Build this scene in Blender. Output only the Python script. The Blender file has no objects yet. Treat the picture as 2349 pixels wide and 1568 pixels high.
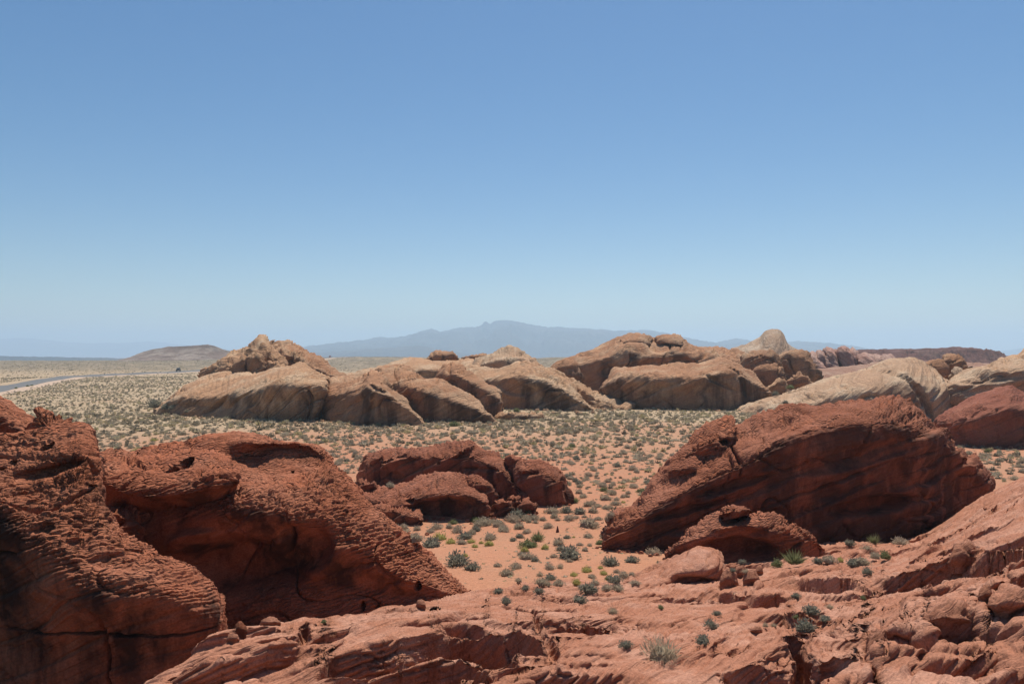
import bpy, math
import numpy as np
from mathutils import Vector

sc = bpy.context.scene
C = sc.collection
RNG = np.random.default_rng(7)

# ------------------------------------------------------------------ camera
H = 10.5            # eye height above the sand flat (m)
F = 1826.0          # focal length in picture units (picture 2349 x 1568)
CX, CY = 1174.5, 806.0
cam_d = bpy.data.cameras.new('camera')
cam = bpy.data.objects.new('camera', cam_d)
C.objects.link(cam)
cam_d.sensor_width = 36.0
cam_d.lens = 36.0 * F / 2349.0
cam_d.shift_y = (CY - 784.0) / 2349.0
cam_d.clip_start = 0.5
cam_d.clip_end = 40000.0
cam.location = (0, 0, H)
cam.rotation_euler = (math.radians(90), 0, 0)
sc.camera = cam

# ------------------------------------------------------------------ light
SUN_EL, SUN_AZ = 66.0, 17.0      # elevation, degrees right of straight ahead (behind the rocks)
wd = bpy.data.worlds.new('World')
sc.world = wd
wd.use_nodes = True
wn = wd.node_tree
wn.nodes.clear()
sky = wn.nodes.new('ShaderNodeTexSky')
sky.sky_type = 'NISHITA'
sky.sun_disc = False
sky.sun_elevation = math.radians(SUN_EL)
sky.sun_rotation = math.radians(SUN_AZ)
sky.altitude = 600
sky.air_density = 1.0
sky.dust_density = 0.6
sky.ozone_density = 2.0
hsv = wn.nodes.new('ShaderNodeHueSaturation')
hsv.inputs['Saturation'].default_value = 1.30
hsv.inputs['Hue'].default_value = 0.499
hsv.inputs['Value'].default_value = 1.0
bg = wn.nodes.new('ShaderNodeBackground')
bg.inputs['Strength'].default_value = 0.080
wo = wn.nodes.new('ShaderNodeOutputWorld')
wn.links.new(sky.outputs[0], hsv.inputs['Color'])
wn.links.new(hsv.outputs[0], bg.inputs['Color'])
wn.links.new(bg.outputs[0], wo.inputs['Surface'])

sd = bpy.data.lights.new('sun', 'SUN')
sd.energy = 5.0
sd.angle = math.radians(0.5)
sd.color = (1.0, 0.93, 0.82)
sun = bpy.data.objects.new('sun', sd)
C.objects.link(sun)
_l = Vector((math.sin(math.radians(SUN_AZ)) * math.cos(math.radians(SUN_EL)),
             math.cos(math.radians(SUN_AZ)) * math.cos(math.radians(SUN_EL)),
             math.sin(math.radians(SUN_EL))))
sun.rotation_euler = _l.to_track_quat('Z', 'Y').to_euler()
sun.location = (60, 120, 200)

sc.view_settings.view_transform = 'Standard'
sc.view_settings.look = 'None'
sc.view_settings.exposure = 0.22
sc.view_settings.gamma = 1.0
sc.view_settings.use_curve_mapping = False
sc.cycles.max_bounces = 5
sc.cycles.diffuse_bounces = 3
sc.cycles.volume_bounces = 1
sc.cycles.use_denoising = True
HAZE_DENSITY = 0.00019
HAZE_COLOR = (0.61, 0.83, 1.0, 1)

# ------------------------------------------------------------------ numpy noise
_perm = RNG.permutation(4096).astype(np.int32)
_grad = RNG.normal(size=(4096, 3)).astype(np.float32)
_grad /= np.linalg.norm(_grad, axis=1, keepdims=True)
_rnd = RNG.random(4096).astype(np.float32)

def _h(i, j, k):
    a = _perm[i & 4095]
    b = _perm[(a + j) & 4095]
    return _perm[(b + k) & 4095]

def h01(i, j=0, k=0):
    i = np.asarray(i).astype(np.int32)
    j = np.asarray(j).astype(np.int32)
    k = np.asarray(k).astype(np.int32)
    return _rnd[_h(i, j, k)]

def pn(P, s=1.0, off=0.0):
    """gradient noise, about -1..1, P (..., 3)"""
    Q = (P * np.float32(s) + np.float32(off)).astype(np.float32)
    I = np.floor(Q)
    f = Q - I
    I = I.astype(np.int32)
    u = f * f * f * (f * (f * 6 - 15) + 10)
    out = 0
    for dx in (0, 1):
        wx = u[..., 0] if dx else 1 - u[..., 0]
        for dy in (0, 1):
            wy = u[..., 1] if dy else 1 - u[..., 1]
            for dz in (0, 1):
                wz = u[..., 2] if dz else 1 - u[..., 2]
                g = _grad[_h(I[..., 0] + dx, I[..., 1] + dy, I[..., 2] + dz)]
                d = g[..., 0] * (f[..., 0] - dx) + g[..., 1] * (f[..., 1] - dy) + g[..., 2] * (f[..., 2] - dz)
                out = out + wx * wy * wz * d
    return out * 1.6

def fbm(P, s, oct=3, off=0.0, gain=0.5):
    o, a, t = 0, 1.0, 0
    for k in range(oct):
        o = o + a * pn(P, s, off + 17.3 * k)
        t += a
        a *= gain
        s *= 2.03
    return o / t

def sstep(a, b, x):
    t = np.clip((x - a) / (b - a), 0, 1)
    return t * t * (3 - 2 * t)

def W(x, y, d):
    """picture position + distance -> place in the world"""
    x = np.asarray(x, dtype=np.float64); y = np.asarray(y, dtype=np.float64); d = np.asarray(d, dtype=np.float64)
    return np.stack([(x - CX) / F * d, d + 0 * x, H - (y - CY) / F * d], -1)

def PX(P):
    return CX + F * P[..., 0] / P[..., 1], CY + F * (H - P[..., 2]) / P[..., 1]

# ------------------------------------------------------------------ ground height
def ground_z(x, y):
    x = np.asarray(x, dtype=np.float64); y = np.asarray(y, dtype=np.float64)
    P = np.stack([x, y, 0 * x], -1)
    z = 1.1 * sstep(47, 31, y) * sstep(70, 20, np.abs(x))
    z = z + 0.35 * fbm(P, 1 / 22.0, 2) * sstep(30, 45, y)
    z = z + 0.9 * fbm(P, 1 / 130.0, 2, 3.1) * sstep(120, 260, y)
    z = z + 0.08 * fbm(P, 1 / 3.0, 2, 9.1) * sstep(300, 100, y)
    # rise of the desert floor behind the tan rocks
    z = z + 4.2 * np.exp(-((x + 150) / 190) ** 2) * sstep(450, 800, y)
    z = z + 2.5 * sstep(160, 260, y) * sstep(10, 60, x)
    z = z - 60 * sstep(960, 1500, y)
    return z

# ------------------------------------------------------------------ materials
def new_mat(name):
    m = bpy.data.materials.new(name)
    m.use_nodes = True
    nt = m.node_tree
    nt.nodes.clear()
    out = nt.nodes.new('ShaderNodeOutputMaterial')
    b = nt.nodes.new('ShaderNodeBsdfPrincipled')
    nt.links.new(b.outputs[0], out.inputs['Surface'])
    b.inputs['Roughness'].default_value = 0.9
    b.inputs['Specular IOR Level'].default_value = 0.15
    return m, nt, b

def nd(nt, t, **kw):
    n = nt.nodes.new(t)
    for k, v in kw.items():
        setattr(n, k, v)
    return n

def noise(nt, vec, scale, detail=4, rough=0.6):
    n = nd(nt, 'ShaderNodeTexNoise')
    n.inputs['Scale'].default_value = scale
    n.inputs['Detail'].default_value = detail
    n.inputs['Roughness'].default_value = rough
    nt.links.new(vec, n.inputs['Vector'])
    return n.outputs['Fac']

def ramp(nt, fac, stops):
    r = nd(nt, 'ShaderNodeValToRGB')
    el = r.color_ramp.elements
    while len(el) < len(stops):
        el.new(0.5)
    for e, (p, c) in zip(el, stops):
        e.position = p
        e.color = (c, c, c, 1) if not isinstance(c, tuple) else (*c, 1)
    nt.links.new(fac, r.inputs[0])
    return r.outputs['Color']

def mix(nt, fac, a, b, mode='MIX'):
    m = nd(nt, 'ShaderNodeMix', data_type='RGBA', blend_type=mode)
    for sock, v in ((m.inputs[0], fac), (m.inputs[6], a), (m.inputs[7], b)):
        if isinstance(v, bpy.types.NodeSocket):
            nt.links.new(v, sock)
        elif isinstance(v, tuple):
            sock.default_value = (*v, 1)
        else:
            sock.default_value = v
    return m.outputs[2]

def mapping(nt, vec, scale):
    m = nd(nt, 'ShaderNodeMapping')
    m.inputs['Scale'].default_value = scale
    nt.links.new(vec, m.inputs['Vector'])
    return m.outputs[0]

def rock_mat(name, base, alt, pale, varnish_shade=0.3, vcol=(0.045, 0.022, 0.016), unit=1.0, bump=0.5, vstart=0.55, bands=0.5, blocks=2.2, lamf=9.0, gdepth=0.8):
    """sandstone: bedding colour bands, pale bleached patches, dark desert varnish runs, also painting shade onto steep faces"""
    m, nt, b = new_mat(name)
    tc = nd(nt, 'ShaderNodeTexCoord').outputs['Object']
    at = nd(nt, 'ShaderNodeAttribute', attribute_name='bed')
    cmb = nd(nt, 'ShaderNodeCombineXYZ')
    nt.links.new(at.outputs['Fac'], cmb.inputs[2])
    bandn = noise(nt, cmb.outputs[0], 2.2 / unit, 5, 0.7)
    big = noise(nt, tc, 0.5 / unit, 6, 0.65)
    med = noise(nt, tc, 2.2 / unit, 6, 0.65)
    fine = noise(nt, tc, 17.0 / unit, 5, 0.7)
    c = mix(nt, ramp(nt, bandn, [(0.35, 0.0), (0.65, bands)]), base, alt)
    c = mix(nt, ramp(nt, big, [(0.46, 0.0), (0.60, 0.85)]), c, pale)
    c = mix(nt, ramp(nt, med, [(0.3, 0.0), (0.75, 0.45)]), c, alt)
    c = mix(nt, 1.0, c, ramp(nt, fine, [(0.28, 0.60), (0.72, 1.34)]), 'MULTIPLY')
    st = noise(nt, mapping(nt, tc, (0.9 / unit, 0.9 / unit, 0.13 / unit)), 1.0, 6, 0.62)
    st2 = noise(nt, tc, 0.5 / unit, 4, 0.6)
    va = nd(nt, 'ShaderNodeAttribute', attribute_name='varnish_shade')
    vf = mix(nt, 1.0, ramp(nt, st, [(vstart - 0.06, 0.0), (vstart + 0.09, 1.0)]), ramp(nt, st2, [(0.36, 0.15), (0.52, 1.0)]), 'MULTIPLY')
    vf2 = mix(nt, 1.0, vf, va.outputs['Color'], 'MULTIPLY')
    mul = nd(nt, 'ShaderNodeMath', operation='MULTIPLY')
    nt.links.new(vf2, mul.inputs[0]); mul.inputs[1].default_value = varnish_shade
    c = mix(nt, mul.outputs[0], c, vcol)
    nt.links.new(c, b.inputs['Base Color'])
    # relief too fine for the mesh: laminae along the bedding, small blocks between joints, grain
    sx = nd(nt, 'ShaderNodeSeparateXYZ'); nt.links.new(tc, sx.inputs[0])
    bl = nd(nt, 'ShaderNodeCombineXYZ')
    nt.links.new(sx.outputs[0], bl.inputs[0]); nt.links.new(sx.outputs[1], bl.inputs[1])
    mb = nd(nt, 'ShaderNodeMath', operation='MULTIPLY'); nt.links.new(at.outputs['Fac'], mb.inputs[0]); mb.inputs[1].default_value = 3.2 * unit
    nt.links.new(mb.outputs[0], bl.inputs[2])
    vo = nd(nt, 'ShaderNodeTexVoronoi', feature='DISTANCE_TO_EDGE')
    vo.inputs['Scale'].default_value = blocks / unit
    nt.links.new(bl.outputs[0], vo.inputs['Vector'])
    groove = ramp(nt, vo.outputs['Distance'], [(0.0, 0.0), (0.22, 1.0)])
    lam = ramp(nt, noise(nt, cmb.outputs[0], lamf, 4, 0.7), [(0.36, 0.0), (0.5, 0.75), (0.7, 1.0)])
    c = mix(nt, 1.0, c, ramp(nt, lam, [(0.0, 0.84), (1.0, 1.05)]), 'MULTIPLY')  # lamina grooves darkened in colour, standing in for fine crevice shade
    msk = ramp(nt, noise(nt, tc, 0.9 / unit, 3, 0.6), [(0.4, 0.15), (0.6, 1.0)])
    nt.links.new(c, b.inputs['Base Color'])
    def madd(x, k, y=None):
        q = nd(nt, 'ShaderNodeMath', operation='MULTIPLY_ADD')
        nt.links.new(x, q.inputs[0]); q.inputs[1].default_value = k
        if y is None: q.inputs[2].default_value = 0.0
        else: nt.links.new(y, q.inputs[2])
        return q.outputs[0]
    top = nd(nt, 'ShaderNodeMath', operation='MULTIPLY_ADD'); nt.links.new(va.outputs['Fac'], top.inputs[0]); top.inputs[1].default_value = -0.8; top.inputs[2].default_value = 1.05
    tm = mix(nt, 1.0, msk, top.outputs[0], 'MULTIPLY')
    gm = mix(nt, tm, (1.0, 1.0, 1.0), groove)
    hh = madd(fine, 0.5, madd(noise(nt, tc, 5.0 / unit, 6, 0.7), 1.1, madd(lam, 0.9, madd(gm, gdepth))))
    bu = nd(nt, 'ShaderNodeBump')
    bu.inputs['Strength'].default_value = bump
    bu.inputs['Distance'].default_value = 0.06 * unit
    nt.links.new(hh, bu.inputs['Height'])
    nt.links.new(bu.outputs[0], b.inputs['Normal'])
    return m

M = {}
M['red'] = rock_mat('red_sandstone', (0.385, 0.136, 0.070), (0.250, 0.080, 0.042), (0.410, 0.165, 0.095), 0.72, bump=0.9, vstart=0.50, blocks=3.2, lamf=7, gdepth=2.2)
M['red_dark'] = rock_mat('varnished_shaded_red_sandstone', (0.310, 0.112, 0.060), (0.220, 0.072, 0.038), (0.370, 0.150, 0.090), 0.68, bump=0.9, vstart=0.40, blocks=3.0, lamf=7, gdepth=1.6)  # varnish kept heavy, so the colour also carries shade on the tall face
M['red_mid'] = rock_mat('red_sandstone_middle', (0.330, 0.122, 0.068), (0.230, 0.075, 0.040), (0.400, 0.165, 0.100), 0.8, unit=1.3, bump=0.9, vstart=0.52, blocks=3.2, lamf=6, gdepth=2.6)
M['red_far'] = rock_mat('dark_red_sandstone', (0.270, 0.095, 0.058), (0.190, 0.062, 0.037), (0.330, 0.130, 0.080), 0.8, unit=2.0, bump=0.9, lamf=6)
M['slick'] = rock_mat('pink_slickrock', (0.415, 0.188, 0.116), (0.300, 0.116, 0.065), (0.490, 0.258, 0.178), 0.0, bump=0.8, unit=.8, blocks=1.2, lamf=11)
M['tan'] = rock_mat('tan_sandstone', (0.470, 0.285, 0.165), (0.370, 0.185, 0.100), (0.590, 0.425, 0.280), 0.6, vcol=(0.055, 0.030, 0.020), unit=3.2, bump=0.95, vstart=.52)
M['orange'] = rock_mat('orange_sandstone', (0.420, 0.225, 0.125), (0.320, 0.150, 0.080), (0.510, 0.335, 0.210), 0.72, vcol=(0.055, 0.030, 0.020), unit=3.2, bump=0.95, vstart=.50)
M['pale'] = rock_mat('pale_cream_sandstone', (0.460, 0.305, 0.195), (0.360, 0.205, 0.125), (0.540, 0.410, 0.285), 0.5, unit=3.0, bump=0.9)
M['white'] = rock_mat('white_sandstone', (0.430, 0.300, 0.205), (0.330, 0.205, 0.135), (0.520, 0.410, 0.310), 0.3, unit=5.0, bump=0.9)
M['fins'] = rock_mat('pink_banded_sandstone', (0.364, 0.169, 0.130), (0.468, 0.351, 0.286), (0.312, 0.137, 0.111), 0.3, unit=6.0, bump=0.9, bands=0.9)
M['mesa'] = rock_mat('dark_red_cliff_rock', (0.270, 0.125, 0.100), (0.170, 0.075, 0.063), (0.350, 0.200, 0.165), 0.6, unit=14.0, bump=1.0)
M['hill'] = rock_mat('brown_rubbly_hillside', (0.270, 0.190, 0.150), (0.170, 0.115, 0.090), (0.420, 0.340, 0.280), 0.5, unit=10.0, bump=1.0)
M['slope'] = rock_mat('reddish_rubble_slope', (0.32, 0.185, 0.130), (0.22, 0.110, 0.075), (0.40, 0.27, 0.20), 0.3, unit=3.0, bump=1.0)
M['mountain'] = rock_mat('bare_mountain_rock', (0.120, 0.100, 0.090), (0.080, 0.068, 0.062), (0.170, 0.145, 0.125), 0.0, unit=160.0, bump=0.8)

def sand_mat():
    m, nt, b = new_mat('desert_sand')
    tc = nd(nt, 'ShaderNodeTexCoord').outputs['Object']
    pk = nd(nt, 'ShaderNodeAttribute', attribute_name='pink').outputs['Fac']
    fr = nd(nt, 'ShaderNodeAttribute', attribute_name='distant').outputs['Fac']
    big = noise(nt, tc, 0.05, 5, 0.6)
    med = noise(nt, tc, 0.35, 8, 0.72)
    ad = nd(nt, 'ShaderNodeMath', operation='ADD')
    nt.links.new(pk, ad.inputs[0])
    sb = nd(nt, 'ShaderNodeMath', operation='MULTIPLY_ADD')
    nt.links.new(big, sb.inputs[0]); sb.inputs[1].default_value = 0.9; sb.inputs[2].default_value = -0.45
    nt.links.new(sb.outputs[0], ad.inputs[1])
    cl = nd(nt, 'ShaderNodeClamp')
    nt.links.new(ad.outputs[0], cl.inputs[0])
    c = mix(nt, cl.outputs[0], (0.375, 0.285, 0.185), (0.41, 0.188, 0.108))
    c = mix(nt, ramp(nt, med, [(0.45, 0.0), (0.75, 0.5)]), c, (0.34, 0.20, 0.125))
    c = mix(nt, 1.0, c, ramp(nt, noise(nt, tc, 9.0, 6, 0.8), [(0.3, 0.66), (0.7, 1.26)]), 'MULTIPLY')
    # beyond the distance where single plants can be told apart: scrub cover as mottling
    sp = noise(nt, mapping(nt, tc, (0.10, 0.05, 0.1)), 1.0, 9, 0.85)
    far = mix(nt, ramp(nt, sp, [(0.36, 0.0), (0.54, 1.0)]), (0.40, 0.30, 0.20), (0.15, 0.12, 0.08))
    c = mix(nt, fr, c, far)
    pl = nd(nt, 'ShaderNodeAttribute', attribute_name='plain').outputs['Fac']
    c = mix(nt, pl, c, (0.22, 0.15, 0.15))
    nt.links.new(c, b.inputs['Base Color'])
    bu = nd(nt, 'ShaderNodeBump')
    bu.inputs['Strength'].default_value = 0.5
    bu.inputs['Distance'].default_value = 0.13
    nt.links.new(noise(nt, tc, 2.6, 9, 0.72), bu.inputs['Height'])
    nt.links.new(bu.outputs[0], b.inputs['Normal'])
    return m
M['sand'] = sand_mat()

def leaf_light(nt, b, c):
    # thin leaves let part of the light through
    tr = nd(nt, 'ShaderNodeBsdfTranslucent'); nt.links.new(c, tr.inputs['Color'])
    mx = nd(nt, 'ShaderNodeMixShader'); mx.inputs[0].default_value = 0.4
    out = [n for n in nt.nodes if n.type == 'OUTPUT_MATERIAL'][0]
    nt.links.new(b.outputs[0], mx.inputs[1]); nt.links.new(tr.outputs[0], mx.inputs[2])
    nt.links.new(mx.outputs[0], out.inputs['Surface'])

def plant_mat(name, a, b_, c_=None):
    m, nt, b = new_mat(name)
    t = nd(nt, 'ShaderNodeAttribute', attribute_name='tint').outputs['Fac']
    oi = nd(nt, 'ShaderNodeObjectInfo').outputs['Random']
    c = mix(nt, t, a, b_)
    if c_:
        r = ramp(nt, oi, [(0.0, 0.0), (1.0, 0.8)])
        c = mix(nt, r, c, c_)
    nt.links.new(c, b.inputs['Base Color'])
    b.inputs['Roughness'].default_value = 0.85
    leaf_light(nt, b, c)
    return m
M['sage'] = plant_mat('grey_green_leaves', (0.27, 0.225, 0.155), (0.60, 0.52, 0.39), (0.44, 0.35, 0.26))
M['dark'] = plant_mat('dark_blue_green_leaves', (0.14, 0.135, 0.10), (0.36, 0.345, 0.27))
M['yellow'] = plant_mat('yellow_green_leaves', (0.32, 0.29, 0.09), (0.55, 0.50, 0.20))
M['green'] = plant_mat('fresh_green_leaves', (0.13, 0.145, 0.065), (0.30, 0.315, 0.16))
M['dry'] = plant_mat('dry_straw_stems', (0.34, 0.27, 0.18), (0.56, 0.47, 0.34))

def far_plants_mat():
    m, nt, b = new_mat('mixed_scrub_leaves')
    t = nd(nt, 'ShaderNodeAttribute', attribute_name='tint').outputs['Fac']
    c = ramp(nt, t, [(0.0, (0.19, 0.16, 0.11)), (0.3, (0.33, 0.28, 0.20)), (0.7, (0.49, 0.42, 0.31)), (0.88, (0.42, 0.37, 0.19)), (1.0, (0.46, 0.33, 0.22))])
    nt.links.new(c, b.inputs['Base Color'])
    leaf_light(nt, b, c)
    return m
M['scrub'] = far_plants_mat()

def flat_mat(name, col, rough=0.6, metal=0.0, ns=0, var=0.15):
    m, nt, b = new_mat(name)
    if ns:
        tc = nd(nt, 'ShaderNodeTexCoord').outputs['Object']
        c = mix(nt, 1.0, tuple(col), ramp(nt, noise(nt, tc, ns, 6, 0.7), [(0.3, 1 - var), (0.7, 1 + var)]), 'MULTIPLY')
        nt.links.new(c, b.inputs['Base Color'])
    else:
        b.inputs['Base Color'].default_value = (*col, 1)
    b.inputs['Roughness'].default_value = rough
    b.inputs['Metallic'].default_value = metal
    b.inputs['Specular IOR Level'].default_value = 0.5
    return m
M['asphalt'] = flat_mat('grey_asphalt', (0.11, 0.108, 0.108), 0.9, 0, 0.8, 0.2)
M['shoulder'] = flat_mat('graded_sand_shoulder', (0.42, 0.30, 0.215), 0.95, 0, 0.5, 0.15)
M['black'] = flat_mat('black_car_paint', (0.012, 0.012, 0.014), 0.25)
M['redcar'] = flat_mat('red_car_paint', (0.30, 0.015, 0.02), 0.3)
M['glass'] = flat_mat('car_glass', (0.02, 0.025, 0.03), 0.08)
M['tyre'] = flat_mat('black_rubber', (0.02, 0.02, 0.02), 0.9)

# ------------------------------------------------------------------ object helpers
def mesh_obj(name, V, Fc, mat, parent=None, attrs=None, smooth=True):
    me = bpy.data.meshes.new(name)
    V = np.ascontiguousarray(V.reshape(-1, 3), dtype=np.float32)
    Fc = np.ascontiguousarray(Fc, dtype=np.int32)
    k = Fc.shape[1]
    me.vertices.add(len(V)); me.vertices.foreach_set('co', V.ravel())
    me.loops.add(Fc.size); me.loops.foreach_set('vertex_index', Fc.ravel())
    me.polygons.add(len(Fc))
    me.polygons.foreach_set('loop_start', np.arange(0, Fc.size, k, dtype=np.int32))
    me.polygons.foreach_set('loop_total', np.full(len(Fc), k, dtype=np.int32))
    me.polygons.foreach_set('use_smooth', np.full(len(Fc), smooth, dtype=bool))
    for an, av in (attrs or {}).items():
        a = me.attributes.new(an, 'FLOAT', 'POINT')
        a.data.foreach_set('value', np.ascontiguousarray(av, dtype=np.float32).ravel())
    me.update(calc_edges=True)
    me.materials.append(mat)
    o = bpy.data.objects.new(name, me)
    C.objects.link(o)
    if parent: o.parent = parent
    return o

def tag(o, label=None, cat=None, group=None, kind=None):
    if label: o['label'] = label
    if cat: o['category'] = cat
    if group: o['group'] = group
    if kind: o['kind'] = kind
    return o

def recentre(o):
    """put the object's origin at the middle of its foot without moving the shape"""
    me = o.data
    n = len(me.vertices)
    co = np.empty(n * 3, dtype=np.float32); me.vertices.foreach_get('co', co)
    co = co.reshape(-1, 3)
    c = np.array([co[:, 0].mean(), co[:, 1].mean(), max(co[:, 2].min(), -1)], dtype=np.float32)
    me.vertices.foreach_set('co', (co - c).ravel()); me.update()
    o.location = c.tolist()
    return o

def grid_faces(nu, nv, flip=False):
    i = np.arange(nu - 1)[:, None] * nv + np.arange(nv - 1)[None, :]
    f = np.stack([i, i + nv, i + nv + 1, i + 1], -1).reshape(-1, 4)
    return f[:, ::-1] if flip else f

# depth picture of everything solid, used to seat plants on the ground they stand on
ZW, ZH = 1175, 784
ZB = np.full((ZH, ZW), 1e9)
def splat(P):
    P = P.reshape(-1, 3)
    P = P[P[:, 1] > 2]
    x, y = PX(P)
    xi = (x / 2).astype(int); yi = (y / 2).astype(int)
    ok = (xi >= 0) & (xi < ZW) & (yi >= 0) & (yi < ZH)
    np.minimum.at(ZB, (yi[ok], xi[ok]), P[ok, 1])

# ------------------------------------------------------------------ lofts
def crom(A, t):
    """Catmull-Rom along axis 0 at parameters t"""
    n = A.shape[0]
    i = np.clip(np.floor(t).astype(int), 0, n - 2)
    f = (t - i)[(...,) + (None,) * (A.ndim - 1)]
    def g(k): return A[np.clip(i + k, 0, n - 1)]
    p0, p1, p2, p3 = g(-1), g(0), g(1), g(2)
    p0 = np.where((i == 0)[(...,) + (None,) * (A.ndim - 1)], 2 * p1 - p2, p0)
    p3 = np.where((i == n - 2)[(...,) + (None,) * (A.ndim - 1)], 2 * p2 - p1, p3)
    T = 0.42
    m1 = (p2 - p0) * T; m2 = (p3 - p1) * T
    f2, f3 = f * f, f * f * f
    return (2 * f3 - 3 * f2 + 1) * p1 + (f3 - 2 * f2 + f) * m1 + (-2 * f3 + 3 * f2) * p2 + (f3 - f2) * m2

def seg_params(D, step, lo=2, scale=None):
    """D: mean picture length of each segment -> parameters with one sample per step"""
    t = []
    for k, L in enumerate(D):
        st = step * (scale[k] if scale is not None else 1)
        n = max(lo, int(math.ceil(L / st)))
        t.append(k + np.arange(n) / n)
    t.append(np.array([len(D)]))
    return np.concatenate(t)

def loft(rows, thick, step, cap=True, drop=1.2, back_drop=0.25, base_z=-0.8):
    """rows: foot first, ridge last; every row a list of (x, y, d) of equal length.
       Returns fine grid P (cols, rows, 3)."""
    A = np.array([[W(*p) for p in r] for r in rows])            # R x K x 3
    foot = A[0].copy(); foot[:, 2] -= drop
    top = A[-1]
    dirv = top.copy(); dirv[:, 2] = 0
    dirv /= np.linalg.norm(dirv, axis=1, keepdims=True)
    th = np.asarray(thick, dtype=float)
    th = np.full(len(top), th) if th.ndim == 0 else th
    hgt = top[:, 2] - base_z
    b1 = top + dirv * (th * 0.45)[:, None]; b1[:, 2] = top[:, 2] - back_drop * hgt
    b2 = top + dirv * th[:, None]; b2[:, 2] = base_z
    A = np.concatenate([foot[None], A, b1[None], b2[None]])
    if cap:
        K = A.shape[1]
        def end(c, prev):
            ctr = c.mean(0); ctr[2] = min(ctr[2], c[:, 2].mean())
            out = (c - prev).mean(0); out[2] = 0
            q = ctr + out * 0.25
            return (c * 0.12 + q * 0.88)
        e0 = end(A[:, 0], A[:, 1]); e1 = end(A[:, -1], A[:, -2])
        A = np.concatenate([e0[:, None], A, e1[:, None]], 1)
    A2 = A.transpose(1, 0, 2)                                    # K x R x 3
    x, y = PX(A2)
    def inside(a, b):      # share of a step that lies in the frame
        t = np.linspace(0, 1, 9)[:, None, None]
        X_ = a[0] + (b[0] - a[0]) * t; Y_ = a[1] + (b[1] - a[1]) * t
        return .1 + .9 * ((X_ > -25) & (X_ < 2375) & (Y_ < 1590)).mean(0)
    dx = np.hypot(np.diff(x, axis=0), np.diff(y, axis=0)) * inside((x[:-1], y[:-1]), (x[1:], y[1:]))
    du = dx[:, 1:-2].max(1)
    dy = np.hypot(np.diff(x, axis=1), np.diff(y, axis=1)) * inside((x[:, :-1], y[:, :-1]), (x[:, 1:], y[:, 1:]))
    dv = np.percentile(dy, 80, axis=0)
    nR = A2.shape[1]
    sc_ = np.ones(nR - 1); sc_[0] = 4; sc_[-1] = 5; sc_[-2] = 1.3
    # the back gets its true length, coarse
    dv[-1] = max(dv[-1], 20); dv[-2] = max(dv[-2], 12)
    tu = seg_params(du, step); tv = seg_params(dv, step, scale=sc_)
    G = crom(A2, tu)
    G = crom(G.transpose(1, 0, 2), tv).transpose(1, 0, 2)
    return G

def normals(G):
    du = np.gradient(G, axis=0); dv = np.gradient(G, axis=1)
    n = np.cross(du, dv)
    l = np.linalg.norm(n, axis=-1, keepdims=True)
    n = n / np.maximum(l, 1e-9)
    return n

def bevel(f, w):
    return sstep(0, w, np.minimum(f, 1 - f))

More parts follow.
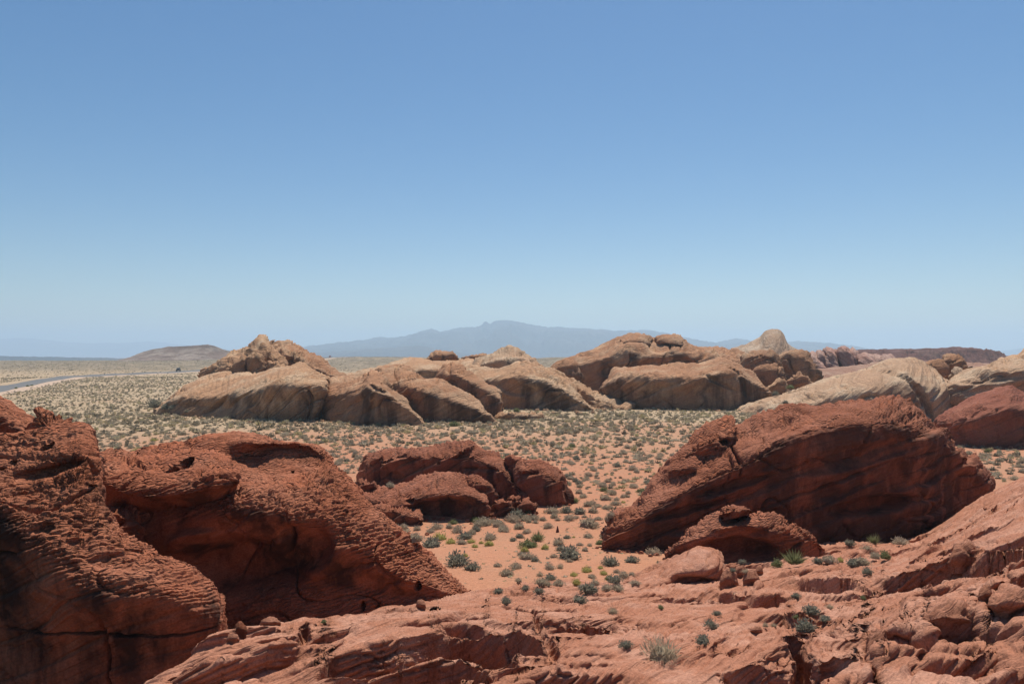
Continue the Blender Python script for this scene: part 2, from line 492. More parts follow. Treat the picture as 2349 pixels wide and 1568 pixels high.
def strata(P, N, u=1.0, nb=(-0.36, -0.22, 0.9), t1=0.95, a1=0.22, t2=0.24, a2=0.05, brick=0.4, bfrac=0.8,
           warp=0.5, macro=0.35, mscale=0.22, lump=0.0, cells=None, billow=None, joint=None, holes=0.0, seed=0.0, fine=0.02, wl=0.16, topmask=True):
    """scalar displacement along the normal; u = size unit in metres"""
    nb = np.array(nb, dtype=np.float64); nb /= np.linalg.norm(nb)
    e1 = np.cross(nb, [0.2, 1, 0]); e1 /= np.linalg.norm(e1)
    e2 = np.cross(nb, e1)
    P = P.astype(np.float64)
    w1 = pn(P, wl / u, seed + 1.7) + 0.4 * pn(P, 2.7 * wl / u, seed + 5.1)
    b = (P @ nb) / u + warp * w1
    d = macro * fbm(P, mscale / u, 3, seed + 11)
    ero = sstep(-0.35, 0.35, pn(P, 0.33 / u, seed + 21))        # more or less etched
    steep = sstep(0.0, 0.55, N[..., 2]) if topmask else 1.0     # faces stay smoother than tops
    # thick beds
    q = b / t1 + 0.25 * pn(P, 0.5 / u, seed + 31)
    i = np.floor(q); f = q - i
    r = h01(i, 3)
    d = d + a1 * (r - 0.5) * bevel(f, 0.14) * (0.45 + 0.55 * steep)
    d = d - a1 * 0.45 * (1 - bevel(f, 0.08)) * (0.4 + 0.6 * ero)
    d = d + a1 * 0.55 * (sstep(0.0, 0.8, f) - .5) * (1 - sstep(.93, 1.0, f)) * ero
    # thin beds, broken into blocks
    q = b / t2 + 0.35 * pn(P, 1.6 / u, seed + 41)
    i = np.floor(q); f = q - i
    g = bevel(f, 0.30)
    ja = P @ e1 / (u * brick) * (.7 + .7 * h01(i, 8)) + 9 * h01(i, 5) + 0.75 * pn(P, 1.9 / u, seed + 51)
    jc = P @ e2 / (u * brick * 1.3) + 9 * h01(i, 6) + 0.75 * pn(P, 1.7 / u, seed + 61)
    ia, ic = np.floor(ja), np.floor(jc)
    gb = bevel(ja - ia, 0.20) * bevel(jc - ic, 0.20)
    rr = h01(i, ia, ic)
    m2 = (0.25 + 0.75 * steep) * (0.35 + 0.65 * ero)
    d = d + a2 * m2 * ((rr - 0.4) * 1.4 * g * (bfrac * gb + 1 - bfrac) - 0.9 * (1 - g) - bfrac * 0.8 * (1 - gb))
    if cells:                                                    # rounded lumps / alcoves
        sc_, am = cells
        cn = pn(P, 1.0 / sc_, seed + 71)
        d = d - am * sstep(0.15, 0.75, cn)
    if billow:                                                   # bulges parted by creases
        bs, ba = billow
        d = d + ba * (np.minimum(np.abs(pn(P * [1, 1, .8], 1.0 / bs, seed + 75)) * 2.2, 1.0) - .55)
        d = d + ba * .45 * (np.minimum(np.abs(pn(P, 2.4 / bs, seed + 76)) * 2.2, 1.0) - .55)
    if joint:                                                    # open cracks
        js, jw, jd = joint
        jn = np.abs(pn(P + .25 * js * pn(P, 1.3 / js, seed + 88)[..., None], 1.0 / js, seed + 85))
        d = d - jd * (1 - sstep(0, jw, jn)) * sstep(-.25, .2, pn(P, .45 / js, seed + 86))
    if holes:
        hn = pn(P, 1.1 / u, seed + 81)
        d = d - holes * sstep(0.62, 0.80, hn)
    d = d + fine * fbm(P, 3.2 / u, 3, seed + 91)
    return d * 1.0, b

def spot(P, x, y, dd, rx, ry, depth, ang=0.0, soft=0.35):
    """a hollow or bulge round a picture position at distance dd; radii in picture units (turned into metres)"""
    c = W(x, y, dd)
    s = dd / F
    q = P - c
    a = math.radians(ang)
    h = q[..., 0] * math.cos(a) + q[..., 2] * math.sin(a)
    v = -q[..., 0] * math.sin(a) + q[..., 2] * math.cos(a)
    r = np.sqrt((h / (rx * s)) ** 2 + (v / (ry * s)) ** 2 + (q[..., 1] / (3.5 * max(rx, ry) * s)) ** 2)
    return depth * (1 - sstep(1 - soft, 1 + soft, r))

TRI = [0]
FEET = []
def rock(name, rows, mat, thick, step=2.9, parent=None, label=None, cat='rock', group=None, spots=(), varn=1.0, steep=0.0, **kw):
    if steep and len(rows) == 4:
        # stand the face up: foot and belly move back under the shoulder
        rows = [[(x, y, d + steep * (rows[2][k][2] - d)) for k, (x, y, d) in enumerate(r)] if q < 2 else r for q, r in enumerate(rows)]
    step *= 1.17
    lk = {k: kw.pop(k) for k in ('cap', 'drop', 'back_drop', 'base_z') if k in kw}
    base_ok = 'base_z' not in lk
    G = loft(rows, thick, step, **lk)
    N = normals(G)
    # outward: away from the shape's middle, towards the camera in front
    mid = G.shape[1] // 3
    if (N[:, :mid] * (np.array([0, 0, H]) - G[:, :mid])).sum(-1).mean() < 0:
        N = -N; flip = True
    else:
        flip = False
    d, b = strata(G, N, **kw)
    add = 0
    pull = 0
    for s in spots:
        add = add + spot(G, *s)
    Q = G + N * d[..., None]
    if len(spots):
        # hollows go in along the line away from the viewer's side (level), so they stay where they are
        dirv = np.array([0.12, 0.97, -0.1])
        Q = Q + dirv * np.asarray(add)[..., None]
    Fc = grid_faces(G.shape[0], G.shape[1], flip)
    vv = (1 - sstep(0.25, 0.7, N[..., 2])) * varn + 0.12  # steep faces take desert varnish plus shade painted into the colour
    o = mesh_obj(name, Q, Fc, mat, None, {'bed': b, 'varnish_shade': vv})
    recentre(o)
    if parent is not None:
        o.parent = parent
        o.location = Vector(o.location) - Vector(parent.location)
    splat(Q)
    TRI[0] += len(Fc) * 2
    if base_ok and mat.name.startswith(('red', 'varn', 'dark_red', 'tan', 'orange')): FEET.append((mat.name, rows[0]))
    if label: tag(o, label, cat, group)
    return o

def empty(name, loc, label, cat, group=None):
    o = bpy.data.objects.new(name, None)
    C.objects.link(o)
    o.location = loc
    o.empty_display_size = 0.5
    return tag(o, label, cat, group)

def rows_of(cols):
    """list of columns (each foot..ridge) -> rows"""
    return [list(r) for r in zip(*cols)]

exec_sections = True
# =================================================================== SETTING
# ---- ground: one sheet from the near sand to the horizon
def build_ground():
    dr = np.concatenate([np.linspace(16, 60, 110, endpoint=False), np.geomspace(60, 420, 130, endpoint=False), np.geomspace(420, 14500, 60)])
    ux = np.linspace(-1.0, 1.0, 300)
    D, U = np.meshgrid(dr, ux, indexing='xy')     # 420 x rows
    X = U * D * 0.86; Y = D.copy()
    Z = ground_z(X, Y)
    P = np.stack([X, Y, Z], -1)
    pk = sstep(140, 72, Y + 0.35 * np.minimum(X, 0) * -1 - 0.25 * np.maximum(X, 0) + 25 * fbm(np.stack([X, Y, 0 * X], -1), 1 / 40., 2, 5))
    far = sstep(330, 520, Y)
    plain = sstep(960, 1100, Y)
    o = mesh_obj('ground', P, grid_faces(*X.shape), M['sand'], None, {'pink': pk, 'distant': far, 'plain': plain})
    tag(o, 'sandy desert floor, pink near the red rocks and cream farther out', None, None, 'structure')
    # a skirt of ground under and behind the viewer so the sheet is complete from other positions
    return o
build_ground()

# ---- road
def ribbon(name, pts, w0, w1, lift, mat, label, kind='structure'):
    pts = np.array(pts, dtype=float)
    t = np.linspace(0, len(pts) - 1, 260)
    c = crom(pts, t)
    tan = np.gradient(c, axis=0); tan /= np.linalg.norm(tan, axis=1, keepdims=True)
    nrm = np.stack([-tan[:, 1], tan[:, 0]], -1)
    k = np.linspace(-w0, w1, 7)
    xy = c[:, None] + nrm[:, None] * k[None, :, None]
    edge = np.where((np.arange(7) == 0) | (np.arange(7) == 6), -0.5, 0.0)
    z = ground_z(xy[..., 0], xy[..., 1]) + lift + edge
    P = np.concatenate([xy, z[..., None]], -1)
    o = mesh_obj(name, P, grid_faces(260, 7, False), mat)
    return tag(o, label, None, None, kind)
ROAD = [(-104, 120), (-122, 168), (-143, 222), (-168, 287), (-178, 318), (-180, 345), (-176, 375), (-171, 408), (-166, 450), (-165, 520), (-172, 640), (-176, 760), (-172, 900)]
ribbon('road_shoulder', ROAD, 10, 5.5, 0.10, M['shoulder'], 'pale graded sand shoulder along the grey road')
ribbon('road', ROAD, 3.3, 3.3, 0.62, M['asphalt'], 'grey asphalt road curving across the desert at far left')

# ---- far country
def range_mesh(name, prof, d, depth, label, mat, amp, nx=300, ny=44, rough=1.0, seed=0, foot_z=-62, kind='structure', unit=1.0, cat=None, jag=3.0):
    prof = np.array(prof, dtype=float)
    x = np.linspace(prof[0, 0], prof[-1, 0], nx)
    y = np.interp(x, prof[:, 0], prof[:, 1])
    xx = np.stack([x, 0 * x + seed, 0 * x], -1)
    y = y + jag * (fbm(xx, 1 / 22., 4, seed + .5, .6)) * sstep(0, 30, x - x[0]) * sstep(0, 30, x[-1] - x)
    v = np.linspace(-1, 1, ny)
    X = ((x - CX) / F * d)[:, None] + 0 * v[None]
    Y = d + v[None] * depth + 0 * X
    top = (H - (y - CY) / F * d)[:, None]
    P = np.stack([X, Y, 0 * X], -1)
    rid = 1 - np.abs(fbm(P, 2.2 / depth, 5, seed, 0.6)) * 2.2
    bl = np.abs(v)[None] ** rough
    z = top * (1 - bl) + foot_z * bl
    hgt = np.maximum(top - foot_z, 1)
    z = z + hgt * amp * (rid - 0.6) * sstep(0.02, 0.35, np.abs(v))[None] * (1 - sstep(0.7, 1, np.abs(v)))[None]
    z = np.maximum(z, foot_z - 1)
    P = np.stack([X, Y, z], -1)
    o = mesh_obj(name, P, grid_faces(nx, ny), mat, None, {'bed': z, 'varnish_shade': 0 * z + 0.6})
    return tag(o, label, cat, None, kind)

range_mesh('mountain_range', [(560, 812), (690, 795), (760, 786), (830, 778), (878, 772), (905, 774), (950, 763), (990, 752), (1010, 759), (1040, 752), (1062, 748), (1090, 749),
    (1106, 744), (1111, 737), (1116, 736), (1124, 741), (1134, 735), (1150, 731), (1165, 731), (1195, 738), (1240, 746), (1290, 749), (1340, 750), (1390, 754), (1420, 755), (1480, 755), (1530, 762),
    (1580, 775), (1640, 785), (1660, 781), (1692, 775), (1720, 780), (1770, 784), (1830, 781), (1868, 783), (1920, 788), (1965, 801), (2040, 812)], 7000, 1500,
    'long hazy blue mountain range with a notched summit above the tan rocks', M['mountain'], 0.6, nx=760, ny=80, rough=0.85, seed=2, jag=5.0)
range_mesh('foothills', [(640, 815), (760, 806), (840, 800), (880, 797), (930, 794), (962, 792), (990, 797), (1030, 804), (1090, 812), (1180, 818)], 5000, 500,
    'low darker blue foothills in front of the mountain range', M['mountain'], 0.4, seed=9)
range_mesh('foothills', [(1560, 815), (1640, 800), (1690, 786), (1740, 790), (1800, 800), (1900, 812)], 6000, 500,
    'low blue foothills behind the orange rocks right of centre', M['mountain'], 0.4, seed=19)
range_mesh('mountain_range', [(-420, 800), (-200, 780), (0, 776), (42, 773), (85, 777), (130, 782), (200, 786), (260, 785), (310, 784), (340, 782), (400, 788), (520, 800), (640, 812)], 12500, 1100,
    'very faint pale blue mountain range on the left horizon', M['mountain'], 0.3, seed=29)
range_mesh('far_plateau', [(-400, 808), (0, 809.5), (150, 812.5), (290, 816), (420, 818), (600, 822)], 3300, 260,
    'flat purple plateau edge below the faint left mountains', M['mountain'], 0.1, rough=0.45, seed=39)
range_mesh('mountain_range', [(2180, 812), (2270, 806), (2300, 805), (2330, 800), (2420, 790), (2600, 785)], 9500, 900,
    'small blue mountain at the right edge of the picture', M['mountain'], 0.3, seed=49)
# brown mesa on the left
range_mesh('rocky_hill', [(258, 831), (300, 817), (330, 803), (352, 797), (372, 794), (388, 790), (400, 791), (430, 789), (462, 786), (476, 785), (492, 789), (510, 797), (530, 803), (600, 812), (690, 822)], 900, 95,
    'low brown rocky hill with a flat crest beyond the scrub plain', M['hill'], 0.10, nx=360, ny=70, rough=0.55, seed=59, foot_z=-3, jag=1.4)

# =================================================================== ROCKS, far to near
# ---- dark red mesa and cliffs far right
range_mesh('cliff', [(1925, 812), (1949, 801), (2000, 799), (2066, 799), (2130, 797), (2199, 794), (2235, 795), (2250, 798), (2262, 805), (2272, 810), (2290, 819), (2320, 826)], 560, 60,
    'long flat-topped dark red cliff on the right horizon', M['mesa'], 0.8, nx=400, ny=70, rough=0.8, seed=69, foot_z=-2, kind=None, cat='cliff', jag=4.5)
sc.objects['cliff']['category'] = 'cliff'

TANK = dict(u=3.0, nb=(-0.34, 0.30, 0.88), t1=0.7, a1=0.60, t2=0.19, a2=0.19, brick=1.0, bfrac=0.4, warp=0.4, macro=1.0, mscale=0.3, fine=0.10, billow=(7.5, .5), joint=(8.0, .045, 1.1), holes=.22, steep=.8)

# white dome
rock('rock_dome', rows_of([
    [(1676, 842, 250), (1678, 826, 252), (1677, 812, 255), (1676, 802, 262)],
    [(1708, 842, 246), (1710, 824, 249), (1712, 804, 256), (1712, 788, 264)],
    [(1738, 842, 245), (1740, 822, 248), (1742, 796, 256), (1742, 774, 264)],
    [(1756, 842, 244), (1757, 816, 247), (1757, 786, 253), (1756, 760, 262)],
    [(1774, 842, 244), (1774, 815, 246), (1775, 782, 251), (1774, 754, 262)],
    [(1794, 842, 245), (1795, 817, 247), (1795, 786, 252), (1792, 758, 262)],
    [(1812, 842, 247), (1814, 824, 249), (1812, 806, 254), (1808, 787, 262)],
    [(1846, 842, 250), (1848, 832, 252), (1848, 820, 256), (1846, 805, 262)],
    [(1890, 845, 250), (1892, 838, 252), (1892, 828, 256), (1890, 816, 262)]]),
    M['white'], 22, step=2.6, label='white rounded dome, the highest rock right of centre', cat='rock', seed=3, u=4.2, macro=0.9, a1=0.7, t2=.35, a2=0.16, brick=1.5, bfrac=0.3, nb=(-0.5, -0.2, 0.8), varn=0.5, fine=.12)

# pink fins
fin = empty('rock_fins', W(1940, 850, 230).tolist(), 'row of pink and cream banded rock fins below the far dark cliff', 'rock')
fx = [(1866, 806, 826), (1886, 802, 832), (1904, 798, 836), (1921, 796, 838), (1938, 793, 836), (1957, 799, 834), (1985, 806, 830), (2014, 809, 830), (2040, 814, 832)]
for k, (x, yt, yb) in enumerate(fx):
    w = 17 if k < 6 else 26
    o_ = 226 + 3 * (k % 2)
    rock('fin', rows_of([
        [(x - w * .2, yb + 26, o_ - 3), (x - w * .5, yb + 4, o_ - 2), (x - w * .8, yt + 10, o_ + 2), (x - w * .9, yt + 7, o_ + 12)],
        [(x + w * .6, yb + 26, o_ - 4), (x + w * .3, yb + 2, o_ - 3), (x - w * .1, yt + 6, o_), (x - w * .2, yt, o_ + 12)],
        [(x + w * 1.2, yb + 26, o_ - 4), (x + w * .9, yb + 4, o_ - 3), (x + w * .3, yt + 10, o_), (x + w * .2, yt + 2, o_ + 12)],
        [(x + w * 1.9, yb + 28, o_ - 3), (x + w * 1.5, yb + 12, o_ - 2), (x + w * .9, yt + 22, o_ + 1), (x + w * .7, yt + 10, o_ + 10)]]),
        M['fins'], 26, step=2.4, parent=fin, seed=10.0 + k, u=4.0, macro=1.0, a1=0.7, a2=0.3, brick=1.2, bfrac=0.3, varn=0.5, fine=.2, nb=(.55, -.2, .8), base_z=-1.5, billow=(8, .6))
rock('rock_slope', rows_of([
    [(1850, 885, 190), (1850, 872, 195), (1852, 862, 203), (1856, 852, 215)],
    [(1950, 872, 190), (1950, 860, 196), (1952, 850, 203), (1955, 840, 215)],
    [(2080, 860, 190), (2080, 850, 196), (2082, 840, 203), (2085, 826, 215)],
    [(2240, 870, 190), (2240, 856, 196), (2245, 842, 203), (2250, 830, 215)],
    [(2400, 872, 190), (2400, 858, 196), (2405, 842, 203), (2410, 832, 215)]]),
    M['slope'], 40, step=3.2, label='broken reddish slope between the pink fins and the pale slab', seed=31, u=4, macro=1.0, a1=.6, a2=.2, brick=1.0, varn=.4, fine=.3)

# ---- orange/tan group right of centre
rock('rock_outcrop', rows_of([
    [(1268, 880, 182), (1266, 868, 183), (1264, 852, 185), (1268, 836, 192)],
    [(1330, 905, 178), (1328, 880, 180), (1325, 838, 182), (1330, 810, 192)],
    [(1395, 905, 174), (1395, 870, 177), (1392, 818, 180), (1392, 787, 194)],
    [(1460, 905, 172), (1460, 860, 176), (1460, 800, 178), (1462, 770, 194)],
    [(1500, 905, 172), (1500, 860, 176), (1500, 808, 179), (1494, 776, 194)],
    [(1540, 905, 172), (1540, 860, 176), (1540, 800, 179), (1540, 770, 194)],
    [(1585, 905, 172), (1585, 862, 176), (1585, 815, 180), (1582, 787, 194)],
    [(1650, 905, 174), (1650, 868, 178), (1652, 825, 183), (1650, 795, 196)],
    [(1715, 905, 176), (1718, 876, 179), (1718, 843, 184), (1716, 812, 194)],
    [(1762, 905, 178), (1765, 890, 180), (1766, 868, 184), (1765, 848, 192)]]),
    M['orange'], 24, step=2.4, label='broad orange-brown outcrop with flat cap rocks, behind the long rounded one', seed=41,
    spots=[(1490, 840, 177, 45, 14, 1.6, 12), (1400, 850, 177, 26, 12, 1.5, 10), (1570, 830, 178, 30, 9, 1.4, -8)], **{**TANK, 'macro': 1.7, 'a1': 0.8})
capk = rock('cap_rock', rows_of([
    [(1424, 786, 186), (1424, 780, 187), (1425, 776, 189)], [(1445, 785, 184), (1445, 777, 186), (1448, 769, 189)],
    [(1470, 785, 184), (1470, 775, 186), (1470, 767, 190)], [(1492, 785, 186), (1492, 780, 187), (1490, 776, 189)]]),
    M['orange'], 9, step=2.4, label='flat cap rock on the crest of the orange outcrop, the left one of two', base_z=12, drop=.5, seed=43, **{k: v for k, v in TANK.items()})
rock('cap_rock', rows_of([
    [(1505, 785, 186), (1505, 778, 187), (1507, 773, 189)], [(1525, 784, 184), (1525, 774, 186), (1528, 767, 189)],
    [(1550, 785, 184), (1550, 775, 186), (1550, 768, 190)], [(1567, 788, 186), (1567, 783, 187), (1566, 780, 189)]]),
    M['orange'], 9, step=2.4, label='flat cap rock on the crest of the orange outcrop, the right one of two', base_z=12, drop=.5, seed=47, **TANK)

def blob(pts, foot, d, dd, top_in=.55, low=0.35):
    """rows of a rounded boulder from a silhouette (left to right) and a foot line y"""
    xs = [p[0] for p in pts]
    cx = sum(xs) / len(xs)
    rows = [[], [], [], []]
    for k, (x, y) in enumerate(pts):
        fy = foot[k] if isinstance(foot, (list, tuple)) else foot
        s = 4 * k / (len(pts) - 1) * (1 - k / (len(pts) - 1))      # 0 at the ends, 1 in the middle
        bulge = dd * s
        rows[0].append((x + (cx - x) * .08, fy, d - bulge * .75 + dd * .5))
        rows[1].append((x - (cx - x) * .04, fy + (y - fy) * low, d - bulge * .95 + dd * .5))
        rows[2].append((x, fy + (y - fy) * .78, d - bulge * .55 + dd * .5))
        rows[3].append((x, y, d + dd * .5))
    return rows

rock('boulder', blob([(1697, 846), (1702, 815), (1722, 804), (1753, 799), (1779, 806), (1796, 838), (1799, 850)], 862, 172, 7), M['orange'], 8, step=2.4,
     label='tall split orange boulder at the right end of the orange outcrop', seed=51, **{**TANK, 'u': 2.2, 'macro': .8})
rock('boulder', blob([(1781, 850), (1786, 816), (1818, 803), (1852, 806), (1868, 828), (1880, 850), (1884, 862)], 868, 178, 8), M['orange'], 9, step=2.4,
     label='large smooth orange block with a sloping right edge below the white dome', seed=53, **{**TANK, 'u': 2.2})
rock('boulder', blob([(1728, 866), (1732, 844), (1750, 833), (1772, 832), (1792, 844), (1803, 862), (1808, 880)], 892, 163, 6), M['orange'], 7, step=2.4,
     label='round orange boulder in the gap beside the long tan outcrop', seed=55, **{**TANK, 'u': 2.0})
rock('boulder', blob([(1754, 896), (1760, 884), (1775, 874), (1787, 867), (1799, 875), (1806, 888), (1808, 900)], 903, 155, 4), M['tan'], 5, step=2.4,
     label='small layered tan boulder in front of the round orange boulder', seed=57, **{**TANK, 'u': 1.5})
rock('boulder', blob([(1806, 884), (1810, 860), (1822, 851), (1835, 848), (1848, 858), (1862, 872), (1868, 882)], 890, 160, 5), M['orange'], 6, step=2.4,
     label='low pointed orange boulder on the slope right of the round boulder', seed=59, **{**TANK, 'u': 1.6})

rock('rock_outcrop', rows_of([
    [(1384, 897, 150), (1382, 892, 151), (1384, 886, 153), (1392, 876, 158)],
    [(1420, 922, 146), (1412, 900, 147), (1408, 870, 150), (1418, 849, 160)],
    [(1470, 936, 143), (1466, 905, 144), (1462, 862, 147), (1470, 843, 160)],
    [(1540, 938, 141), (1538, 905, 142), (1535, 862, 145), (1540, 836, 160)],
    [(1600, 937, 140), (1600, 905, 141), (1600, 862, 144), (1602, 833, 160)],
    [(1650, 934, 140), (1652, 900, 141), (1650, 848, 145), (1652, 817, 160)],
    [(1700, 924, 141), (1702, 895, 142), (1698, 855, 146), (1690, 826, 158)],
    [(1735, 910, 142), (1735, 895, 143), (1732, 875, 147), (1726, 856, 155)],
    [(1762, 900, 144), (1760, 897, 145), (1757, 892, 147), (1752, 886, 151)]]),
    M['orange'], 20, step=2.3, label='long rounded tan outcrop with a shaded face right of centre on the scrub flat', seed=61,
    spots=[(1620, 862, 145, 60, 5, 1.2, -28), (1700, 870, 145, 6, 40, 1.2, 20), (1640, 845, 147, 30, 5, 1.0, 20), (1690, 850, 147, 25, 4, .8, -40)], **TANK)

# ---- pale slab on the right
rock('rock_slab', rows_of([
    [(1700, 950, 132), (1705, 945, 134), (1715, 935, 138), (1730, 925, 142)],
    [(1790, 965, 122), (1800, 940, 125), (1812, 920, 131), (1833, 893, 142)],
    [(1870, 990, 116), (1885, 950, 119), (1895, 905, 127), (1906, 864, 142)],
    [(1950, 1000, 112), (1960, 950, 115), (1965, 890, 124), (1972, 847, 140)],
    [(2020, 1005, 109), (2030, 950, 112), (2036, 872, 121), (2036, 821, 138)],
    [(2075, 1010, 107), (2085, 955, 110), (2088, 870, 119), (2076, 817, 136)],
    [(2120, 1010, 107), (2138, 950, 110), (2134, 880, 119), (2106, 822, 134)],
    [(2150, 1000, 109), (2162, 930, 113), (2160, 885, 120), (2140, 848, 132)],
    [(2180, 990, 112), (2188, 935, 116), (2190, 900, 122), (2180, 876, 130)],
    [(2250, 980, 114), (2250, 935, 118), (2248, 918, 123), (2236, 902, 128)]]),
    M['pale'], 22, step=2.4, label='broad pale cream slab sloping up to a rounded top on the right', seed=71,
    spots=[(2128, 890, 115, 9, 75, 1.7, 22), (1900, 905, 124, 60, 6, 1.0, 22), (1990, 870, 122, 50, 7, 1.0, 25), (2060, 845, 124, 40, 6, .8, 15), (1905, 925, 118, 10, 14, .7, 0)],
    **{**TANK, 'nb': (-0.62, 0.1, 0.78), 'macro': 0.5, 'a1': .5, 't1': .5, 'billow': (10, .2), 'holes': 0, 'a2': .14})
rock('boulder', blob([(2118, 850), (2122, 830), (2136, 824), (2152, 823), (2168, 830), (2176, 842), (2176, 858)], 868, 142, 5), M['orange'], 6, step=2.4,
     label='rounded tan boulder on the pale slab, left one of the touching pair', seed=73, **{**TANK, 'u': 1.7})
rock('boulder', blob([(2160, 846), (2166, 820), (2180, 814), (2196, 813), (2212, 819), (2219, 832), (2223, 848)], 858, 146, 6), M['orange'], 6, step=2.4,
     label='taller flat-topped tan boulder, right one of the touching pair', seed=75, **{**TANK, 'u': 1.7})
rock('boulder', blob([(2184, 862), (2187, 852), (2196, 847), (2205, 848), (2210, 857), (2211, 864)], 868, 132, 3), M['white'], 3, step=2.4,
     label='small white boulder in front of the pair of tan boulders', seed=77, **{**TANK, 'u': 1.0})
rock('rock_slab', rows_of([
    [(2170, 900, 116), (2172, 892, 118), (2176, 884, 122), (2182, 874, 128)],
    [(2230, 925, 113), (2232, 900, 115), (2234, 868, 119), (2238, 846, 128)],
    [(2300, 930, 111), (2300, 895, 113), (2300, 856, 117), (2300, 832, 128)],
    [(2360, 930, 110), (2360, 895, 112), (2358, 850, 116), (2360, 826, 128)],
    [(2460, 930, 110), (2460, 895, 112), (2460, 850, 116), (2460, 820, 128)]]),
    M['pale'], 20, step=2.6, label='tan and cream slab running off the right edge above the red rock', seed=79,
    spots=[(2280, 872, 115, 60, 9, 1.4, 8)], **{**TANK, 'macro': .7})
rock('rock_outcrop', rows_of([
    [(2285, 850, 136), (2285, 845, 137), (2288, 838, 140), (2296, 829, 144)],
    [(2318, 850, 134), (2318, 840, 135), (2316, 826, 138), (2318, 814, 144)],
    [(2352, 850, 133), (2352, 835, 134), (2350, 816, 137), (2352, 803, 144)],
    [(2450, 850, 133), (2450, 835, 134), (2450, 806, 137), (2450, 792, 144)]]),
    M['tan'], 16, step=2.6, label='tan knoll rising at the right edge of the picture below the horizon', seed=81, **TANK)

# ---- the big tan group, left of centre
rock('rock_plateau', rows_of([
    [(700, 880, 190), (702, 872, 193), (708, 864, 200), (716, 856, 206)],
    [(790, 890, 178), (792, 878, 184), (798, 866, 192), (806, 858, 202)],
    [(860, 890, 172), (864, 870, 180), (868, 850, 188), (874, 836, 200)],
    [(940, 890, 170), (944, 866, 178), (948, 842, 186), (952, 824, 200)],
    [(1020, 890, 170), (1022, 866, 178), (1024, 842, 186), (1026, 824, 200)],
    [(1110, 890, 172), (1112, 866, 178), (1112, 840, 186), (1112, 822, 200)],
    [(1220, 890, 174), (1220, 870, 180), (1220, 850, 188), (1220, 836, 200)]]),
    M['tan'], 26, step=2.6, label='low cream rock platform joining the tan outcrops behind the rounded fins', seed=91, **TANK)
rock('boulder', blob([(975, 826), (984, 814), (1003, 806), (1022, 808), (1042, 804), (1052, 814), (1053, 824)], 828, 205, 7), M['orange'], 7, step=2.3,
     label='low orange boulder on the platform, left one of two against the mountains', seed=93, **{**TANK, 'u': 2})
rock('boulder', blob([(1060, 822), (1080, 817), (1098, 810), (1110, 805), (1122, 809), (1126, 820)], 826, 210, 6), M['orange'], 7, step=2.3,
     label='smaller wedge-shaped boulder on the platform, right one of two against the mountains', seed=95, **{**TANK, 'u': 2})
# rear peaks
pk = empty('rock_peak', W(610, 860, 165).tolist(), 'knobbly twin-topped tan peak, highest part of the left tan group', 'rock')
rock('peak', rows_of([
    [(462, 868, 156), (462, 864, 157), (466, 858, 159), (474, 846, 163)],
    [(505, 872, 153), (505, 862, 154), (506, 846, 157), (512, 826, 165)],
    [(538, 872, 152), (538, 858, 153), (538, 836, 156), (541, 812, 166)],
    [(566, 872, 151), (566, 852, 152), (565, 822, 155), (568, 797, 167)],
    [(588, 872, 150), (588, 850, 151), (586, 806, 154), (584, 778, 166)],
    [(604, 872, 150), (604, 850, 151), (603, 800, 154), (602, 771, 166)],
    [(622, 872, 150), (622, 850, 152), (622, 812, 155), (619, 786, 166)],
    [(640, 872, 152), (642, 856, 154), (642, 830, 157), (640, 806, 166)],
    [(665, 876, 156), (665, 866, 158), (662, 852, 161), (655, 838, 166)]]),
    M['tan'], 16, step=2.2, parent=pk, seed=101, spots=[(560, 845, 152, 8, 24, 1.5, 10), (600, 830, 152, 30, 5, 1.2, 20), (612, 852, 152, 6, 16, 1.3, -30), (630, 832, 154, 5, 22, 1.2, 20), (525, 850, 153, 30, 4, 1, 25)],
    **{**TANK, 'macro': 1.5, 'u': 2.2, 'a1': .8, 'a2': .3, 't1': .5, 'billow': (4, .7), 'mscale': .4})
rock('peak', rows_of([
    [(622, 842, 164), (624, 830, 166), (626, 812, 168), (628, 792, 174)],
    [(644, 862, 158), (645, 840, 160), (645, 808, 164), (647, 783, 174)],
    [(664, 866, 156), (665, 842, 158), (666, 808, 163), (667, 783, 174)],
    [(700, 870, 155), (700, 850, 157), (698, 825, 162), (694, 798, 174)],
    [(735, 870, 155), (735, 858, 157), (733, 842, 163), (728, 822, 174)],
    [(770, 872, 156), (770, 866, 158), (770, 858, 164), (766, 846, 172)],
    [(800, 874, 158), (800, 870, 160), (798, 866, 165), (790, 860, 170)]]),
    M['orange'], 18, step=2.2, parent=pk, seed=103, **{**TANK, 'u': 2.4, 'macro': 1.1, 'a1': .8, 'a2': .25, 'billow': (5, .6)})
for k, (pts, ft, d_, dd) in enumerate([
    ([(566, 846), (568, 825), (578, 812), (592, 810), (604, 820), (612, 840), (612, 852)], 858, 150, 4),
    ([(612, 850), (616, 830), (630, 826), (645, 834), (652, 846)], 854, 149, 3),
    ([(622, 852), (632, 842), (648, 838), (660, 846), (664, 854)], 858, 147, 3),
    ([(520, 850), (530, 836), (546, 822), (560, 816), (566, 830), (564, 850)], 862, 151, 4)]):
    rock('knob', blob(pts, ft, d_, dd), M['tan'], 5, step=2.2, parent=pk, seed=105.0 + k, **{**TANK, 'u': 1.6, 'macro': .5, 'billow': (3, .4), 'a2': .25})

